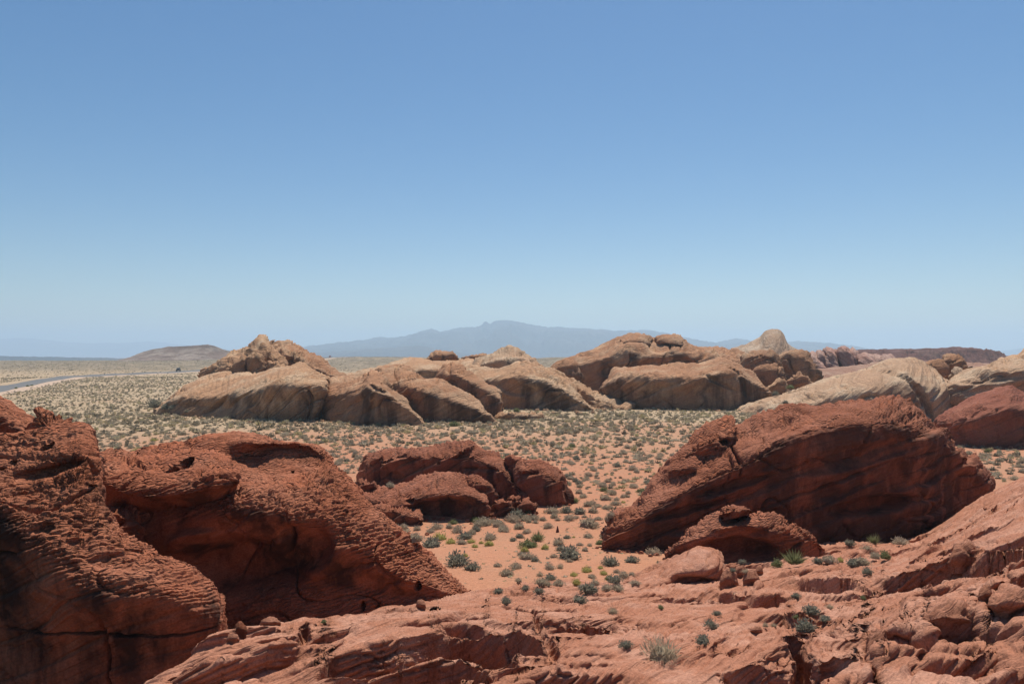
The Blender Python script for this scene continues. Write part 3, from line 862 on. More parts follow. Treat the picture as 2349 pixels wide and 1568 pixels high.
rock('rock_outcrop', rows_of([
    [(352, 938, 134), (358, 934, 135), (365, 930, 136), (374, 922, 139)],
    [(395, 944, 128), (402, 930, 130), (412, 912, 134), (420, 889, 144)],
    [(432, 952, 124), (446, 934, 127), (456, 905, 132), (466, 868, 148)],
    [(480, 958, 122), (500, 935, 124), (510, 902, 130), (520, 856, 150)],
    [(540, 964, 120), (555, 930, 121), (565, 890, 126), (580, 857, 146)],
    [(600, 968, 118), (608, 925, 118.5), (618, 880, 122), (640, 843, 140)],
    [(655, 969, 117), (660, 922, 117.5), (668, 875, 121), (696, 831, 138)],
    [(705, 964, 117), (712, 920, 117.5), (722, 880, 121), (732, 850, 136)],
    [(728, 956, 118), (742, 915, 119), (750, 888, 123), (753, 866, 134)]]),
    M['tan'], 20, step=2.3, label='big smooth tan dome with a long ramp to its left, left end of group', seed=111,
    spots=[(470, 935, 124, 6, 40, 1.2, -55), (560, 900, 124, 60, 4, .7, 35), (690, 925, 117, 3, 20, .6, 20)], **{**TANK, 'nb': (-0.58, 0.2, 0.78), 'macro': .55, 'billow': (9, .25), 'holes': .15})
rock('rock_outcrop', rows_of([
    [(736, 968, 121), (738, 940, 121.5), (745, 905, 124), (752, 872, 130)],
    [(752, 976, 117), (764, 940, 118), (776, 900, 121), (782, 862, 132)],
    [(790, 982, 113), (806, 935, 113.5), (822, 888, 117), (824, 860, 130)],
    [(830, 984, 111.5), (836, 930, 112), (846, 880, 115), (846, 850, 128)],
    [(868, 984, 111), (870, 935, 111.5), (880, 892, 114), (878, 854, 126)],
    [(905, 984, 111), (908, 945, 111.5), (910, 915, 114), (900, 895, 120)],
    [(940, 983, 111), (942, 955, 112), (942, 935, 114.5), (936, 915, 119)],
    [(978, 980, 112), (976, 970, 113), (970, 960, 115), (956, 940, 118)]]),
    M['orange'], 18, step=2.3, label='orange fin with dark stained face at the front of the tan group', seed=113,
    spots=[(856, 900, 113, 5, 45, -.8, -25), (862, 893, 112, 30, 5, 1.0, -20), (820, 935, 112, 30, 30, .8, 0)], **{**TANK, 'macro': .6})
rock('rock_outcrop', rows_of([
    [(872, 950, 124), (872, 920, 125), (870, 880, 128), (868, 850, 136)],
    [(900, 955, 121), (902, 925, 122), (902, 880, 126), (900, 839, 137)],
    [(945, 965, 119), (944, 925, 119.5), (944, 885, 123), (938, 841, 136)],
    [(985, 974, 117), (985, 935, 117.5), (984, 895, 121), (976, 864, 132)],
    [(1030, 978, 116), (1030, 945, 116.5), (1028, 908, 120), (1018, 874, 130)],
    [(1070, 978, 115), (1072, 950, 115.5), (1070, 922, 119), (1058, 894, 128)],
    [(1105, 976, 115), (1106, 958, 116), (1103, 940, 118.5), (1096, 916, 125)],
    [(1140, 972, 116), (1136, 968, 117), (1128, 962, 118.5), (1112, 944, 122)]]),
    M['orange'], 18, step=2.3, label='long orange rounded ridge sloping down right behind the dark stained fin', seed=115,
    spots=[(960, 868, 124, 30, 5, 1.2, 14), (900, 880, 124, 12, 20, 1.0, 0)], **{**TANK, 'macro': .7})
rock('rock_fin', rows_of([
    [(1004, 880, 136), (1003, 870, 136.5), (1003, 858, 138), (1006, 846, 142)],
    [(1028, 898, 132), (1027, 878, 132.5), (1026, 850, 134.5), (1034, 827, 141)],
    [(1060, 915, 130), (1060, 890, 130.5), (1060, 862, 133), (1056, 833, 140)],
    [(1092, 930, 128), (1093, 905, 128.5), (1092, 882, 131), (1084, 860, 137)],
    [(1122, 942, 126), (1124, 920, 126.5), (1126, 900, 129), (1118, 882, 134)],
    [(1150, 946, 126), (1151, 930, 126.5), (1152, 915, 128.5), (1146, 898, 132)]]),
    M['orange'], 10, step=2.3, label='narrow rounded fin slanting down right in the middle of the tan group', seed=117, **{**TANK, 'macro': .5})
rock('rock_outcrop', rows_of([
    [(1050, 900, 150), (1052, 880, 151), (1056, 860, 153), (1066, 840, 160)],
    [(1100, 935, 146), (1102, 905, 147), (1104, 868, 149), (1110, 842, 160)],
    [(1150, 948, 143), (1152, 915, 143.5), (1152, 872, 146), (1150, 845, 158)],
    [(1200, 950, 140), (1202, 910, 140.5), (1200, 862, 144), (1190, 829, 158)],
    [(1250, 950, 138), (1252, 912, 138.5), (1248, 870, 142), (1232, 829, 156)],
    [(1295, 949, 137), (1297, 920, 137.5), (1294, 892, 141), (1278, 854, 152)],
    [(1335, 948, 137), (1334, 933, 138), (1328, 916, 140.5), (1312, 880, 148)],
    [(1372, 946, 138), (1368, 942, 139), (1358, 934, 141), (1342, 918, 145)]]),
    M['tan'], 18, step=2.3, label='largest tan rock of the middle, broad shaded face with dark streaks', seed=119, varn=1.2,
    spots=[(1180, 890, 143, 40, 14, 1.0, -12)], **{**TANK, 'macro': .7})
rock('rock_knoll', rows_of([
    [(1076, 850, 168), (1078, 842, 169), (1082, 836, 171), (1090, 828, 175)],
    [(1115, 856, 163), (1118, 842, 165), (1122, 828, 168), (1126, 812, 176)],
    [(1150, 858, 161), (1152, 842, 163), (1152, 822, 167), (1152, 801, 176)],
    [(1180, 858, 160), (1182, 840, 162), (1182, 818, 167), (1178, 796, 176)],
    [(1208, 856, 162), (1210, 842, 164), (1210, 826, 168), (1204, 807, 176)],
    [(1240, 856, 165), (1242, 850, 167), (1240, 840, 170), (1228, 824, 175)]]),
    M['pale'], 16, step=2.3, label='cream layered knoll topping the middle of the tan group', seed=121, **{**TANK, 'u': 2.4, 'nb': (.2, -.4, .9)})
rock('rock_ridge', rows_of([
    [(1250, 868, 158), (1252, 860, 159), (1258, 852, 161), (1266, 845, 164)],
    [(1300, 890, 152), (1302, 882, 153), (1306, 874, 155), (1316, 864, 159)],
    [(1340, 915, 147), (1344, 905, 148), (1350, 898, 150), (1360, 890, 154)],
    [(1380, 940, 142), (1388, 930, 143), (1396, 920, 146), (1408, 914, 150)],
    [(1420, 950, 139), (1428, 944, 140), (1440, 936, 143), (1452, 930, 146)]]),
    M['tan'], 9, step=2.3, label='knobbly low tan ridge trailing down right to the sand flat', seed=123, **{**TANK, 'u': 1.8, 'macro': .9, 'mscale': .45})
rock('boulder', blob([(1264, 852), (1270, 838), (1292, 828), (1310, 830), (1322, 834), (1334, 850), (1336, 862)], 872, 168, 6), M['orange'], 6, step=2.3,
     label='rough orange boulder between the tan group and the orange outcrop', seed=125, **{**TANK, 'u': 1.8})
rock('rock_slab', blob([(1135, 958), (1150, 946), (1180, 945), (1215, 950), (1240, 955)], 962, 124, 4), M['tan'], 5, step=2.4,
     label='low flat tan slab on the sand at the foot of the largest tan rock', seed=127, drop=.4, **{**TANK, 'u': 1.2, 'macro': .2})

# ---- red rocks
REDK = dict(u=1.0, nb=(-.30, .34, .88), warp=.28, bfrac=.7, brick=0.40, t2=0.18, a2=0.125, t1=0.8, a1=0.34, macro=0.36, fine=.05, billow=(2.6, .16), joint=(3.2, .03, .28), steep=.9)
# far right
rock('rock_outcrop', rows_of([
    [(2160, 985, 92), (2158, 980, 92.5), (2152, 972, 94), (2146, 958, 97)],
    [(2195, 1015, 87), (2192, 990, 87.5), (2186, 962, 90), (2190, 926, 97)],
    [(2240, 1026, 85), (2238, 985, 85.5), (2234, 945, 88), (2238, 901, 97)],
    [(2285, 1026, 85), (2284, 980, 85.5), (2280, 930, 88), (2284, 883, 97)],
    [(2325, 1025, 85), (2325, 980, 85.5), (2322, 930, 88), (2322, 878, 97)],
    [(2365, 1025, 85), (2365, 985, 85.5), (2362, 940, 88), (2360, 895, 97)],
    [(2450, 1025, 85), (2450, 985, 85.5), (2450, 940, 88), (2450, 900, 97)]]),
    M['red_far'], 12, step=2.3, label='dark red outcrop at the right edge behind the big dark-faced rock', seed=131,
    spots=[(2310, 918, 88, 45, 6, .9, 14), (2235, 945, 88, 40, 5, .8, 18)], **{**REDK, 'u': 1.7, 'macro': .6, 'brick': .8, 'bfrac': .5})
# middle group
rock('rock_outcrop', rows_of([
    [(832, 1104, 62), (834, 1085, 62.3), (838, 1068, 63), (840, 1050, 64.5)],
    [(880, 1116, 60.5), (880, 1085, 60.6), (878, 1056, 61.6), (880, 1031, 64.5)],
    [(930, 1122, 59.3), (930, 1080, 59.5), (928, 1045, 60.5), (926, 1019, 64)],
    [(985, 1128, 58.2), (985, 1080, 58.4), (984, 1042, 59.5), (985, 1017, 63)],
    [(1040, 1135, 57.2), (1040, 1085, 57.5), (1038, 1040, 58.5), (1042, 1011, 62)],
    [(1078, 1142, 56.3), (1078, 1090, 56.6), (1076, 1042, 57.6), (1078, 1008, 61)],
    [(1125, 1155, 55.2), (1125, 1105, 55.5), (1122, 1062, 56.5), (1118, 1034, 60)],
    [(1165, 1165, 54.2), (1165, 1125, 54.5), (1162, 1090, 55.6), (1150, 1046, 58.5)],
    [(1215, 1178, 53.2), (1210, 1160, 53.6), (1202, 1138, 54.5), (1184, 1095, 57)]]),
    M['red_mid'], 7, step=2.3, label='long red ridge at the back of the middle red rocks', seed=141,
    spots=[(900, 1050, 61, 35, 6, .6, 22), (1062, 1040, 58.5, 30, 5, .6, 20), (1003, 1065, 58.6, 5, 3, .5, 20), (900, 1095, 60.6, 20, 10, .5, 0), (1100, 1075, 57, 45, 4, .3, 5)], **{**REDK, 'a1': .42, 'macro': .55})
rock('boulder', blob([(838, 1080), (842, 1056), (852, 1040), (862, 1036), (876, 1036), (880, 1060)], 1095, 61.5, 2.2), M['red_mid'], 3, step=2.3,
     label='small blocky stack at the left end of the middle red rocks', seed=143, **{**REDK, 'a1': .2})
rock('boulder', blob([(1180, 1100), (1184, 1072), (1205, 1057), (1235, 1055), (1272, 1068), (1293, 1082), (1300, 1115), (1311, 1140), (1311, 1156)], [1162, 1168, 1174, 1178, 1178, 1176, 1172, 1168, 1166], 54.5, 5), M['red_mid'], 5.5, step=2.3,
     label='big squarish red block at the right end of the middle red rocks', seed=145, spots=[(1215, 1100, 52, 40, 3, .4, 20), (1300, 1130, 53, 3, 30, .5, 5)], **{**REDK, 'macro': .4, 'brick': .7, 'bfrac': .5})
rock('boulder', blob([(1160, 1062), (1163, 1042), (1172, 1037), (1182, 1046), (1196, 1048), (1199, 1062), (1198, 1074)], 1080, 56.5, 1.6), M['red_mid'], 2, step=2.3,
     label='small upright red knob between the long red ridge and the square block', seed=147, **{**REDK, 'macro': .2})
rock('rock_outcrop', rows_of([
    [(800, 1150, 52), (802, 1140, 52.3), (806, 1126, 53), (812, 1106, 55)],
    [(850, 1185, 50.3), (850, 1170, 50.5), (852, 1145, 51.6), (858, 1117, 55)],
    [(905, 1203, 49.2), (905, 1180, 49.4), (910, 1148, 50.6), (915, 1112, 55)],
    [(950, 1207, 48.4), (952, 1170, 49.1), (958, 1132, 50.2), (968, 1095, 54.5)],
    [(1000, 1203, 48.2), (1002, 1162, 48.4), (1010, 1122, 49.6), (1026, 1087, 54)],
    [(1050, 1200, 48.2), (1052, 1160, 48.4), (1060, 1125, 49.6), (1066, 1097, 53.5)],
    [(1088, 1196, 48.4), (1096, 1168, 48.7), (1104, 1145, 50), (1100, 1120, 52.5)],
    [(1108, 1192, 49), (1118, 1178, 49.4), (1122, 1162, 50.4), (1117, 1142, 52)]]),
    M['red_mid'], 6, step=2.2, label='egg-shaped red rock covered in brick-like bedding at the front of the middle red rocks', seed=149,
    spots=[(1000, 1180, 48.5, 70, 26, 1.1, 8), (935, 1152, 49.5, 12, 8, .7, 0), (1065, 1182, 48.4, 8, 5, .6, 0)], **{**REDK, 'a2': .14, 't2': .16, 'brick': .34})
rock('rock_lobe', rows_of([
    [(850, 1195, 49.5), (850, 1180, 49.6), (856, 1162, 50.4), (866, 1145, 52)],
    [(885, 1206, 48.2), (885, 1186, 48.3), (892, 1164, 49.2), (900, 1146, 51.5)],
    [(925, 1210, 47.4), (926, 1195, 47.5), (932, 1178, 48.4), (936, 1158, 50.5)],
    [(958, 1206, 47.2), (964, 1198, 47.4), (968, 1190, 48.2), (962, 1176, 49.6)]]),
    M['red_mid'], 3, step=2.2, label='finger-like red lobe pointing right in front of the egg-shaped rock', seed=151, **{**REDK, 'a2': .14, 't2': .16, 'brick': .34, 'macro': .2})
rock('boulder', blob([(1060, 1110), (1066, 1094), (1088, 1087), (1112, 1092), (1132, 1102), (1141, 1118), (1138, 1132)], 1150, 52.2, 2.6), M['red_mid'], 3, step=2.2,
     label='rounded red boulder lying behind the egg-shaped rock', seed=153, **REDK)
for k, (pts, ft, d_, dd, lb) in enumerate([
    ([(1128, 1165), (1134, 1148), (1148, 1140), (1166, 1144), (1176, 1158), (1180, 1170)], 1176, 50.5, 1.8, 'small red boulder with a hollow face right of the egg-shaped rock'),
    ([(1158, 1150), (1164, 1135), (1178, 1130), (1192, 1136), (1200, 1152), (1206, 1168)], 1174, 52, 1.6, 'upper small red boulder leaning against the square block'),
    ([(1192, 1166), (1200, 1150), (1210, 1146), (1222, 1160), (1230, 1176)], 1180, 51, 1.2, 'pointed small red boulder touching the foot of the square block'),
    ([(812, 1110), (820, 1100), (836, 1100), (852, 1106), (864, 1116)], 1124, 54, 1.6, 'low red boulder at the left end behind the egg-shaped rock')]):
    rock('boulder', blob(pts, ft, d_, dd), M['red_mid'], 2, step=2.2, label=lb, seed=155.0 + k, **{**REDK, 'u': .7, 'macro': .2})

# big dark-faced rock on the right
BIGF = [(1372, 1278), (1440, 1284), (1530, 1286), (1620, 1280), (1700, 1262), (1790, 1250), (1870, 1240), (1960, 1243), (2040, 1243), (2100, 1238), (2150, 1212), (2200, 1172), (2240, 1142), (2272, 1124)]
rock('rock_outcrop', rows_of([
    [(1374, 1276, 40), (1374, 1262, 40.2), (1378, 1250, 40.6), (1384, 1236, 41.5)],
    [(1400, 1284, 39.4), (1398, 1250, 39.6), (1400, 1220, 40.2), (1404, 1188, 42)],
    [(1450, 1288, 39), (1450, 1240, 39.3), (1454, 1190, 40), (1462, 1144, 43)],
    [(1500, 1290, 38.6), (1502, 1225, 39.3), (1508, 1150, 40.2), (1516, 1082, 44)],
    [(1575, 1290, 38.3), (1580, 1200, 39), (1586, 1105, 39.8), (1592, 1016, 44.0)],
    [(1650, 1285, 38), (1660, 1180, 39.2), (1660, 1066, 39.9), (1668, 990, 44.5)],
    [(1720, 1275, 38.2), (1728, 1150, 39.5), (1728, 1038, 40), (1734, 958, 46)],
    [(1800, 1262, 38.6), (1805, 1120, 40.2), (1806, 992, 40.4), (1806, 931, 46.5)],
    [(1880, 1250, 39.2), (1885, 1110, 41), (1885, 976, 41), (1872, 940, 46)],
    [(1960, 1245, 40), (1962, 1105, 42), (1962, 966, 41.8), (1960, 920, 47.5)],
    [(2040, 1243, 40.6), (2042, 1100, 42.8), (2044, 962, 42.8), (2050, 909, 48.5)],
    [(2105, 1236, 41.5), (2112, 1105, 43.6), (2116, 985, 44), (2096, 928, 49)],
    [(2155, 1210, 43), (2160, 1110, 44.8), (2172, 1012, 45.6), (2150, 972, 49.5)],
    [(2210, 1172, 45), (2214, 1115, 46.4), (2222, 1058, 47), (2200, 1018, 50)],
    [(2255, 1150, 47), (2256, 1125, 47.6), (2258, 1105, 48.2), (2246, 1063, 50.5)],
    [(2272, 1140, 48.6), (2274, 1128, 49), (2274, 1118, 49.4), (2269, 1102, 50.5)]]),
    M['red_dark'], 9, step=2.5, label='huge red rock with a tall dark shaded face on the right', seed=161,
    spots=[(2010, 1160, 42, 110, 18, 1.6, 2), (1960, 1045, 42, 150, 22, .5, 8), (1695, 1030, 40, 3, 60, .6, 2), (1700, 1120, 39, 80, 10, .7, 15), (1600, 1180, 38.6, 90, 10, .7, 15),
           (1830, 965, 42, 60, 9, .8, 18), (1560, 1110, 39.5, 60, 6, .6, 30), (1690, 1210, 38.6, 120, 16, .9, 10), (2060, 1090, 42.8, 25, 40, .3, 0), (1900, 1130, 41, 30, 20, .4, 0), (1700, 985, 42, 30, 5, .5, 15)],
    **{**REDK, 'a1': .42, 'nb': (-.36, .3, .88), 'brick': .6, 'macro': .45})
rock('boulder', rows_of([
    [(1566, 1062, 42), (1566, 1050, 42.2), (1568, 1032, 42.8), (1576, 1006, 44)],
    [(1610, 1056, 41), (1610, 1030, 41.2), (1608, 1005, 42), (1612, 974, 44.5)],
    [(1650, 1050, 40.8), (1650, 1020, 41), (1650, 988, 42), (1652, 956, 44.5)],
    [(1686, 1045, 41), (1690, 1018, 41.2), (1692, 990, 42), (1682, 963, 44.5)]]),
    M['red'], 4, step=2.4, label='red block with a dark niche on the left shoulder of the huge rock', seed=163,
    spots=[(1670, 1012, 41, 12, 8, 1.0, 0), (1648, 1030, 41, 5, 3, .5, 0)], **{**REDK, 'steep': .4, 'a1': .3, 'brick': .7, 'bfrac': .5, 'macro': .25})

# left-hand rocks
r2 = empty('rock_outcrop', W(640, 1430, 28).tolist(), 'long red rock with an overhanging lobe and scooped alcove, second from the left edge', 'rock')
rock('rock_mass', rows_of([
    [(180, 1490, 27), (180, 1330, 27.4), (182, 1190, 26.9), (190, 1110, 27.6), (200, 1056, 29.4)],
    [(290, 1482, 26.8), (292, 1330, 27.4), (296, 1205, 26.7), (300, 1110, 27.6), (310, 1032, 30)],
    [(410, 1470, 26.6), (412, 1330, 27.4), (418, 1200, 26.4), (424, 1110, 27.6), (434, 1007, 30.4)],
    [(530, 1452, 26.5), (532, 1310, 27.3), (540, 1178, 26.0), (548, 1095, 27.4), (560, 988, 30.6)],
    [(635, 1436, 26.4), (638, 1310, 27.4), (644, 1186, 26.1), (654, 1100, 27.8), (670, 1012, 30.6)],
    [(735, 1424, 26.6), (738, 1330, 27.4), (744, 1240, 26.6), (766, 1150, 27.8), (780, 1070, 30.2)],
    [(845, 1410, 26.9), (846, 1340, 27.4), (850, 1280, 27.0), (862, 1220, 28), (868, 1162, 29.6)],
    [(905, 1402, 27.1), (910, 1360, 27.5), (918, 1322, 27.2), (926, 1280, 28), (930, 1226, 29.2)],
    [(975, 1393, 27.3), (980, 1365, 27.6), (988, 1342, 27.6), (992, 1322, 28.1), (996, 1288, 29)],
    [(1090, 1384, 27.9), (1088, 1380, 28), (1086, 1376, 28.1), (1084, 1372, 28.3), (1082, 1366, 28.6)]]),
    M['red'], 7, step=2.05, parent=r2, seed=171,
    spots=[(612, 1062, 28.2, 105, 34, 1.6, -8), (496, 1035, 29.4, 9, 7, 1.6, 0, .2), (804, 1131, 28, 15, 16, 2.4, 0, .15), (805, 1092, 28.6, 5, 12, .4, 0),
           (960, 1338, 27.7, 8, 12, .9, 10, .2), (830, 1392, 26.9, 6, 9, .7, 0, .2), (866, 1392, 27, 5, 7, .7, 0, .2), (884, 1392, 27, 4, 7, .6, 0, .2),
           (560, 1290, 27.4, 130, 60, 1.0, -10), (700, 1250, 27, 60, 50, .8, 20), (450, 1240, 26.7, 60, 28, -.5, 10), (695, 1085, 28, 6, 6, .6, 0), (630, 1090, 28, 5, 5, .5, 0)],
    **{**REDK, 'a1': .20, 'bfrac': .75, 'billow': (2.2, .14), 'brick': .25, 't2': .122, 'a2': .085, 'macro': .28, 'varn': 1.1})
rock('rock_lobe', rows_of([
    [(232, 1190, 26.6), (230, 1150, 26.2), (230, 1108, 25.9), (232, 1080, 26.4), (236, 1052, 28.4)],
    [(290, 1180, 26.8), (288, 1160, 26.1), (286, 1132, 25.6), (290, 1090, 26.3), (296, 1048, 28.6)],
    [(360, 1175, 26.8), (358, 1160, 26.0), (356, 1140, 25.3), (362, 1090, 26.1), (370, 1040, 28.6)],
    [(430, 1165, 26.8), (428, 1152, 26.0), (428, 1132, 25.2), (432, 1085, 26.0), (436, 1034, 28.6)],
    [(490, 1152, 26.8), (490, 1138, 26.0), (492, 1116, 25.4), (494, 1080, 26.1), (490, 1042, 28.2)],
    [(535, 1130, 26.8), (540, 1118, 26.3), (544, 1104, 25.9), (542, 1082, 26.4), (532, 1062, 27.6)]]),
    M['red'], 3.2, step=1.8, parent=r2, seed=173, back_drop=.1, base_z=4.2, drop=.4,
    spots=[(415, 1064, 26.6, 16, 6, 1.0, 22, .2), (385, 1078, 26.4, 14, 4, .7, 15, .2)], **{**REDK, 'a1': .3, 'brick': .26, 'macro': .25, 't2': .125, 'a2': .085})
rock('rock_lobe', rows_of([
    [(240, 1215, 25.2), (242, 1200, 25.1), (246, 1180, 25.3), (250, 1166, 26)],
    [(285, 1232, 25.1), (286, 1210, 25.0), (288, 1182, 25.2), (290, 1160, 26)],
    [(322, 1230, 25.5), (324, 1210, 25.4), (326, 1190, 25.6), (322, 1168, 26)]]),
    M['red'], 2, step=2.4, parent=r2, seed=175, base_z=3, **{**REDK, 'u': .7, 'brick': .5})

r1 = empty('rock_outcrop', W(200, 1560, 20).tolist(), 'huge red rock at the left edge with brick-like upper slope and smooth dark face', 'rock')
rock('rock_mass', rows_of([
    [(-190, 1690, 19.3), (-190, 1480, 19.6), (-190, 1150, 19.3), (-190, 1060, 20.4), (-190, 1000, 22)],
    [(-20, 1690, 19.2), (-16, 1480, 19.5), (-12, 1190, 19.0), (-8, 1085, 20.2), (0, 1000, 21.8)],
    [(50, 1690, 19.1), (54, 1500, 19.4), (58, 1250, 18.8), (78, 1115, 20.1), (96, 985, 22)],
    [(115, 1685, 18.9), (120, 1510, 19.3), (132, 1318, 18.5), (164, 1140, 19.9), (200, 976, 22.2)],
    [(175, 1675, 18.8), (178, 1510, 19.2), (188, 1362, 18.4), (208, 1200, 19.7), (230, 1048, 21.9)],
    [(255, 1660, 18.7), (256, 1510, 19.1), (262, 1370, 18.4), (262, 1262, 19.4), (248, 1166, 21.3)],
    [(340, 1640, 18.8), (340, 1510, 19.1), (342, 1370, 18.6), (342, 1310, 19.3), (336, 1248, 20.8)],
    [(415, 1610, 19.0), (415, 1500, 19.2), (416, 1384, 18.9), (436, 1340, 19.5), (452, 1300, 20.6)],
    [(470, 1580, 19.3), (472, 1495, 19.5), (474, 1420, 19.4), (492, 1376, 19.8), (497, 1336, 20.5)],
    [(498, 1560, 19.9), (500, 1500, 20), (502, 1455, 20), (508, 1415, 20.2), (510, 1380, 20.5)]]),
    M['red'], 5.5, step=1.95, parent=r1, seed=181,
    spots=[(120, 1205, 19.5, 22, 12, .25, 0), (180, 1240, 19.3, 14, 9, .3, 0), (270, 1285, 19.2, 42, 14, .3, -10), (200, 1120, 20.2, 9, 8, .7, 0, .2), (110, 1080, 20.5, 60, 12, .5, 12),
           (30, 1060, 20.6, 8, 4, .6, 10, .2), (5, 1075, 20.4, 8, 4, .5, 0, .2), (118, 1028, 21.2, 14, 5, .6, 15, .2), (230, 1450, 19.2, 240, 3, .35, -1), (190, 1300, 19, 12, 8, .3, 0)],
    **{**REDK, 'a1': .12, 'bfrac': .75, 'brick': .2, 't2': .10, 'a2': .068, 'billow': (1.4, .07), 'macro': .2, 'varn': 1.2})
rock('rock_knob', rows_of([
    [(70, 1010, 22.5), (70, 995, 22.6), (70, 980, 22.9), (74, 964, 23.4)],
    [(96, 1015, 22), (96, 995, 22), (96, 972, 22.4), (98, 943, 23.4)],
    [(130, 1015, 21.8), (130, 995, 21.9), (130, 972, 22.3), (132, 948, 23.4)],
    [(164, 1010, 22), (166, 998, 22.1), (168, 985, 22.5), (164, 968, 23.4)]]),
    M['red'], 2, step=1.8, parent=r1, seed=183, base_z=5, **{**REDK, 'u': .7, 'macro': .15})
rock('rock_dome', rows_of([
    [(-200, 1010, 24), (-200, 960, 24.3), (-200, 920, 25.2), (-190, 880, 27)],
    [(-90, 1020, 23.8), (-90, 965, 24.1), (-88, 920, 25), (-84, 885, 27)],
    [(-20, 1020, 23.8), (-18, 985, 24.1), (-14, 945, 25), (-6, 908, 27)],
    [(30, 1020, 24), (32, 1000, 24.3), (32, 970, 25), (28, 932, 27)],
    [(70, 1020, 24.3), (72, 1005, 24.6), (72, 990, 25.2), (64, 962, 26.6)],
    [(94, 1020, 24.8), (94, 1012, 25), (94, 1006, 25.4), (88, 994, 26.2)]]),
    M['red'], 4, step=1.8, parent=r1, seed=185, base_z=4, **{**REDK, 'brick': .3, 't2': .2, 'a2': .06, 'macro': .12, 'a1': .16})

# =================================================================== SLICKROCK FOREGROUND
def build_slick():
    # columns: picture x at each row, rows from near (below the frame) to far
    rows = [
     # x:   -150            120             330             520              700             880             1050            1230            1400            1580            1750            1930            2100            2250            2380           2520
     [(-150,1800,9.5),(120,1800,9.5),(330,1800,9.3),(520,1800,9.2),(700,1800,9.2),(880,1800,9.2),(1050,1800,9.2),(1230,1800,9.2),(1400,1800,9.2),(1580,1800,9.2),(1750,1800,9.2),(1930,1800,9.0),(2100,1800,8.8),(2250,1800,8.6),(2380,1800,8.4),(2520,1800,8.2)],
     [(-150,1720,11),(120,1720,11),(330,1640,12),(520,1600,12.2),(700,1590,12.3),(880,1590,12.2),(1050,1590,12.2),(1230,1590,12.2),(1400,1590,12.2),(1580,1590,12.0),(1750,1585,11.8),(1930,1580,11.5),(2100,1575,11.2),(2250,1570,11),(2380,1560,10.8),(2520,1560,10.6)],
     [(-150,1715,12.2),(120,1715,12.5),(330,1590,13.4),(520,1520,14.2),(700,1490,14.8),(880,1480,15.2),(1050,1478,15.4),(1230,1480,15.4),(1400,1475,15.6),(1580,1470,15.4),(1750,1465,15.0),(1930,1455,14.6),(2100,1440,14.2),(2250,1420,14),(2380,1400,13.8),(2520,1390,13.6)],
     [(-150,1725,13),(120,1725,13.4),(330,1568,14.6),(520,1468,16.6),(700,1432,18),(880,1412,18.8),(1050,1410,19.4),(1230,1420,19.4),(1400,1418,20),(1580,1410,20),(1750,1400,19.6),(1930,1380,19),(2100,1350,18.4),(2250,1310,18),(2380,1280,17.6),(2520,1260,17.2)],
     [(-150,1735,14),(120,1735,14.4),(335,1566,15),(524,1462,17.6),(702,1426,19.4),(882,1398,21.4),(1052,1376,23.6),(1230,1380,24.2),(1400,1376,24.8),(1580,1358,25.6),(1750,1340,26),(1930,1315,25.6),(2100,1290,25),(2250,1235,24.5),(2380,1185,24),(2520,1150,23.5)],
     [(-150,1750,15),(120,1750,15.4),(345,1640,16.4),(530,1560,19),(706,1500,21.5),(886,1430,24.5),(1056,1372,27.4),(1230,1352,28.4),(1400,1344,29.6),(1580,1312,32),(1750,1282,33.6),(1930,1265,34),(2100,1246,34.6),(2250,1176,34),(2380,1110,33),(2520,1070,32)],
     [(-150,1740,16),(120,1740,16.4),(350,1680,18),(535,1590,20.5),(710,1510,23.5),(890,1440,27),(1062,1385,30.5),(1230,1338,32),(1400,1330,34),(1580,1288,37.5),(1750,1254,39.6),(1930,1244,40.6),(2100,1236,42),(2262,1136,44),(2380,1084,43),(2520,1040,42)],
     [(-150,1730,17),(120,1730,17.4),(350,1690,19),(540,1600,21.5),(715,1520,24.8),(895,1450,28.5),(1068,1390,32.5),(1230,1345,35),(1400,1330,37.5),(1580,1290,41),(1750,1262,43),(1930,1250,45),(2100,1225,47),(2266,1160,52),(2380,1120,53),(2520,1090,53)],
    ]
    A = np.array([[W(*p) for p in r] for r in rows])
    A[-1, :, 2] -= 1.6
    back_ = A[-1] + np.array([0, 4.0, 0]); back_[:, 2] = -1.5
    A = np.concatenate([A, back_[None]])
    A2 = A.transpose(1, 0, 2)
    far_r = A2[-1] + np.array([5.0, 2.0, -1.2]); side_r = far_r + np.array([5.0, 2.0, 0]); side_r[:, 2] = -1.5
    A2 = np.concatenate([A2, far_r[None], side_r[None]])
    nu = 940
    wts = np.array([.12, .35, .95, 1, 1, 1, 1, 1, 1, 1, 1, 1, .95, .75, .3, .15, .12])
    tu = np.interp(np.linspace(0, 1, nu), np.concatenate([[0], np.cumsum(wts)]) / wts.sum(), np.arange(18))
    tv = np.linspace(0, A2.shape[1] - 1, 1600)
    G = crom(A2, tu)
    G = crom(G.transpose(1, 0, 2), tv).transpose(1, 0, 2)
    P3 = np.concatenate([G[..., :2], 0 * G[..., :1]], -1)
    G[..., 2] += (0.22 * fbm(P3, 0.22, 3, 2.2) + 0.08 * fbm(P3, 0.9, 2, 6.2)) * sstep(9, 13, G[..., 1])
    vmax = np.where(tu / 15.0 < .46, 4.0, 6.0)[:, None] + 0 * tv[None]
    okv = (tv[None] <= vmax)[::4, ::4]
    sub = G[::4, ::4][okv]; sx, sy = PX(sub)

    def world(x, y):
        k = np.argmin((sx - x) ** 2 + (sy - y) ** 2)
        return sub[k, :2]
    XY = G[..., :2]
    P3 = np.concatenate([XY, 0 * XY[..., :1]], -1)
    wob = 0.13 * fbm(P3, 0.9, 2, 4.4) + 0.35 * pn(P3, 0.45, 8.8)

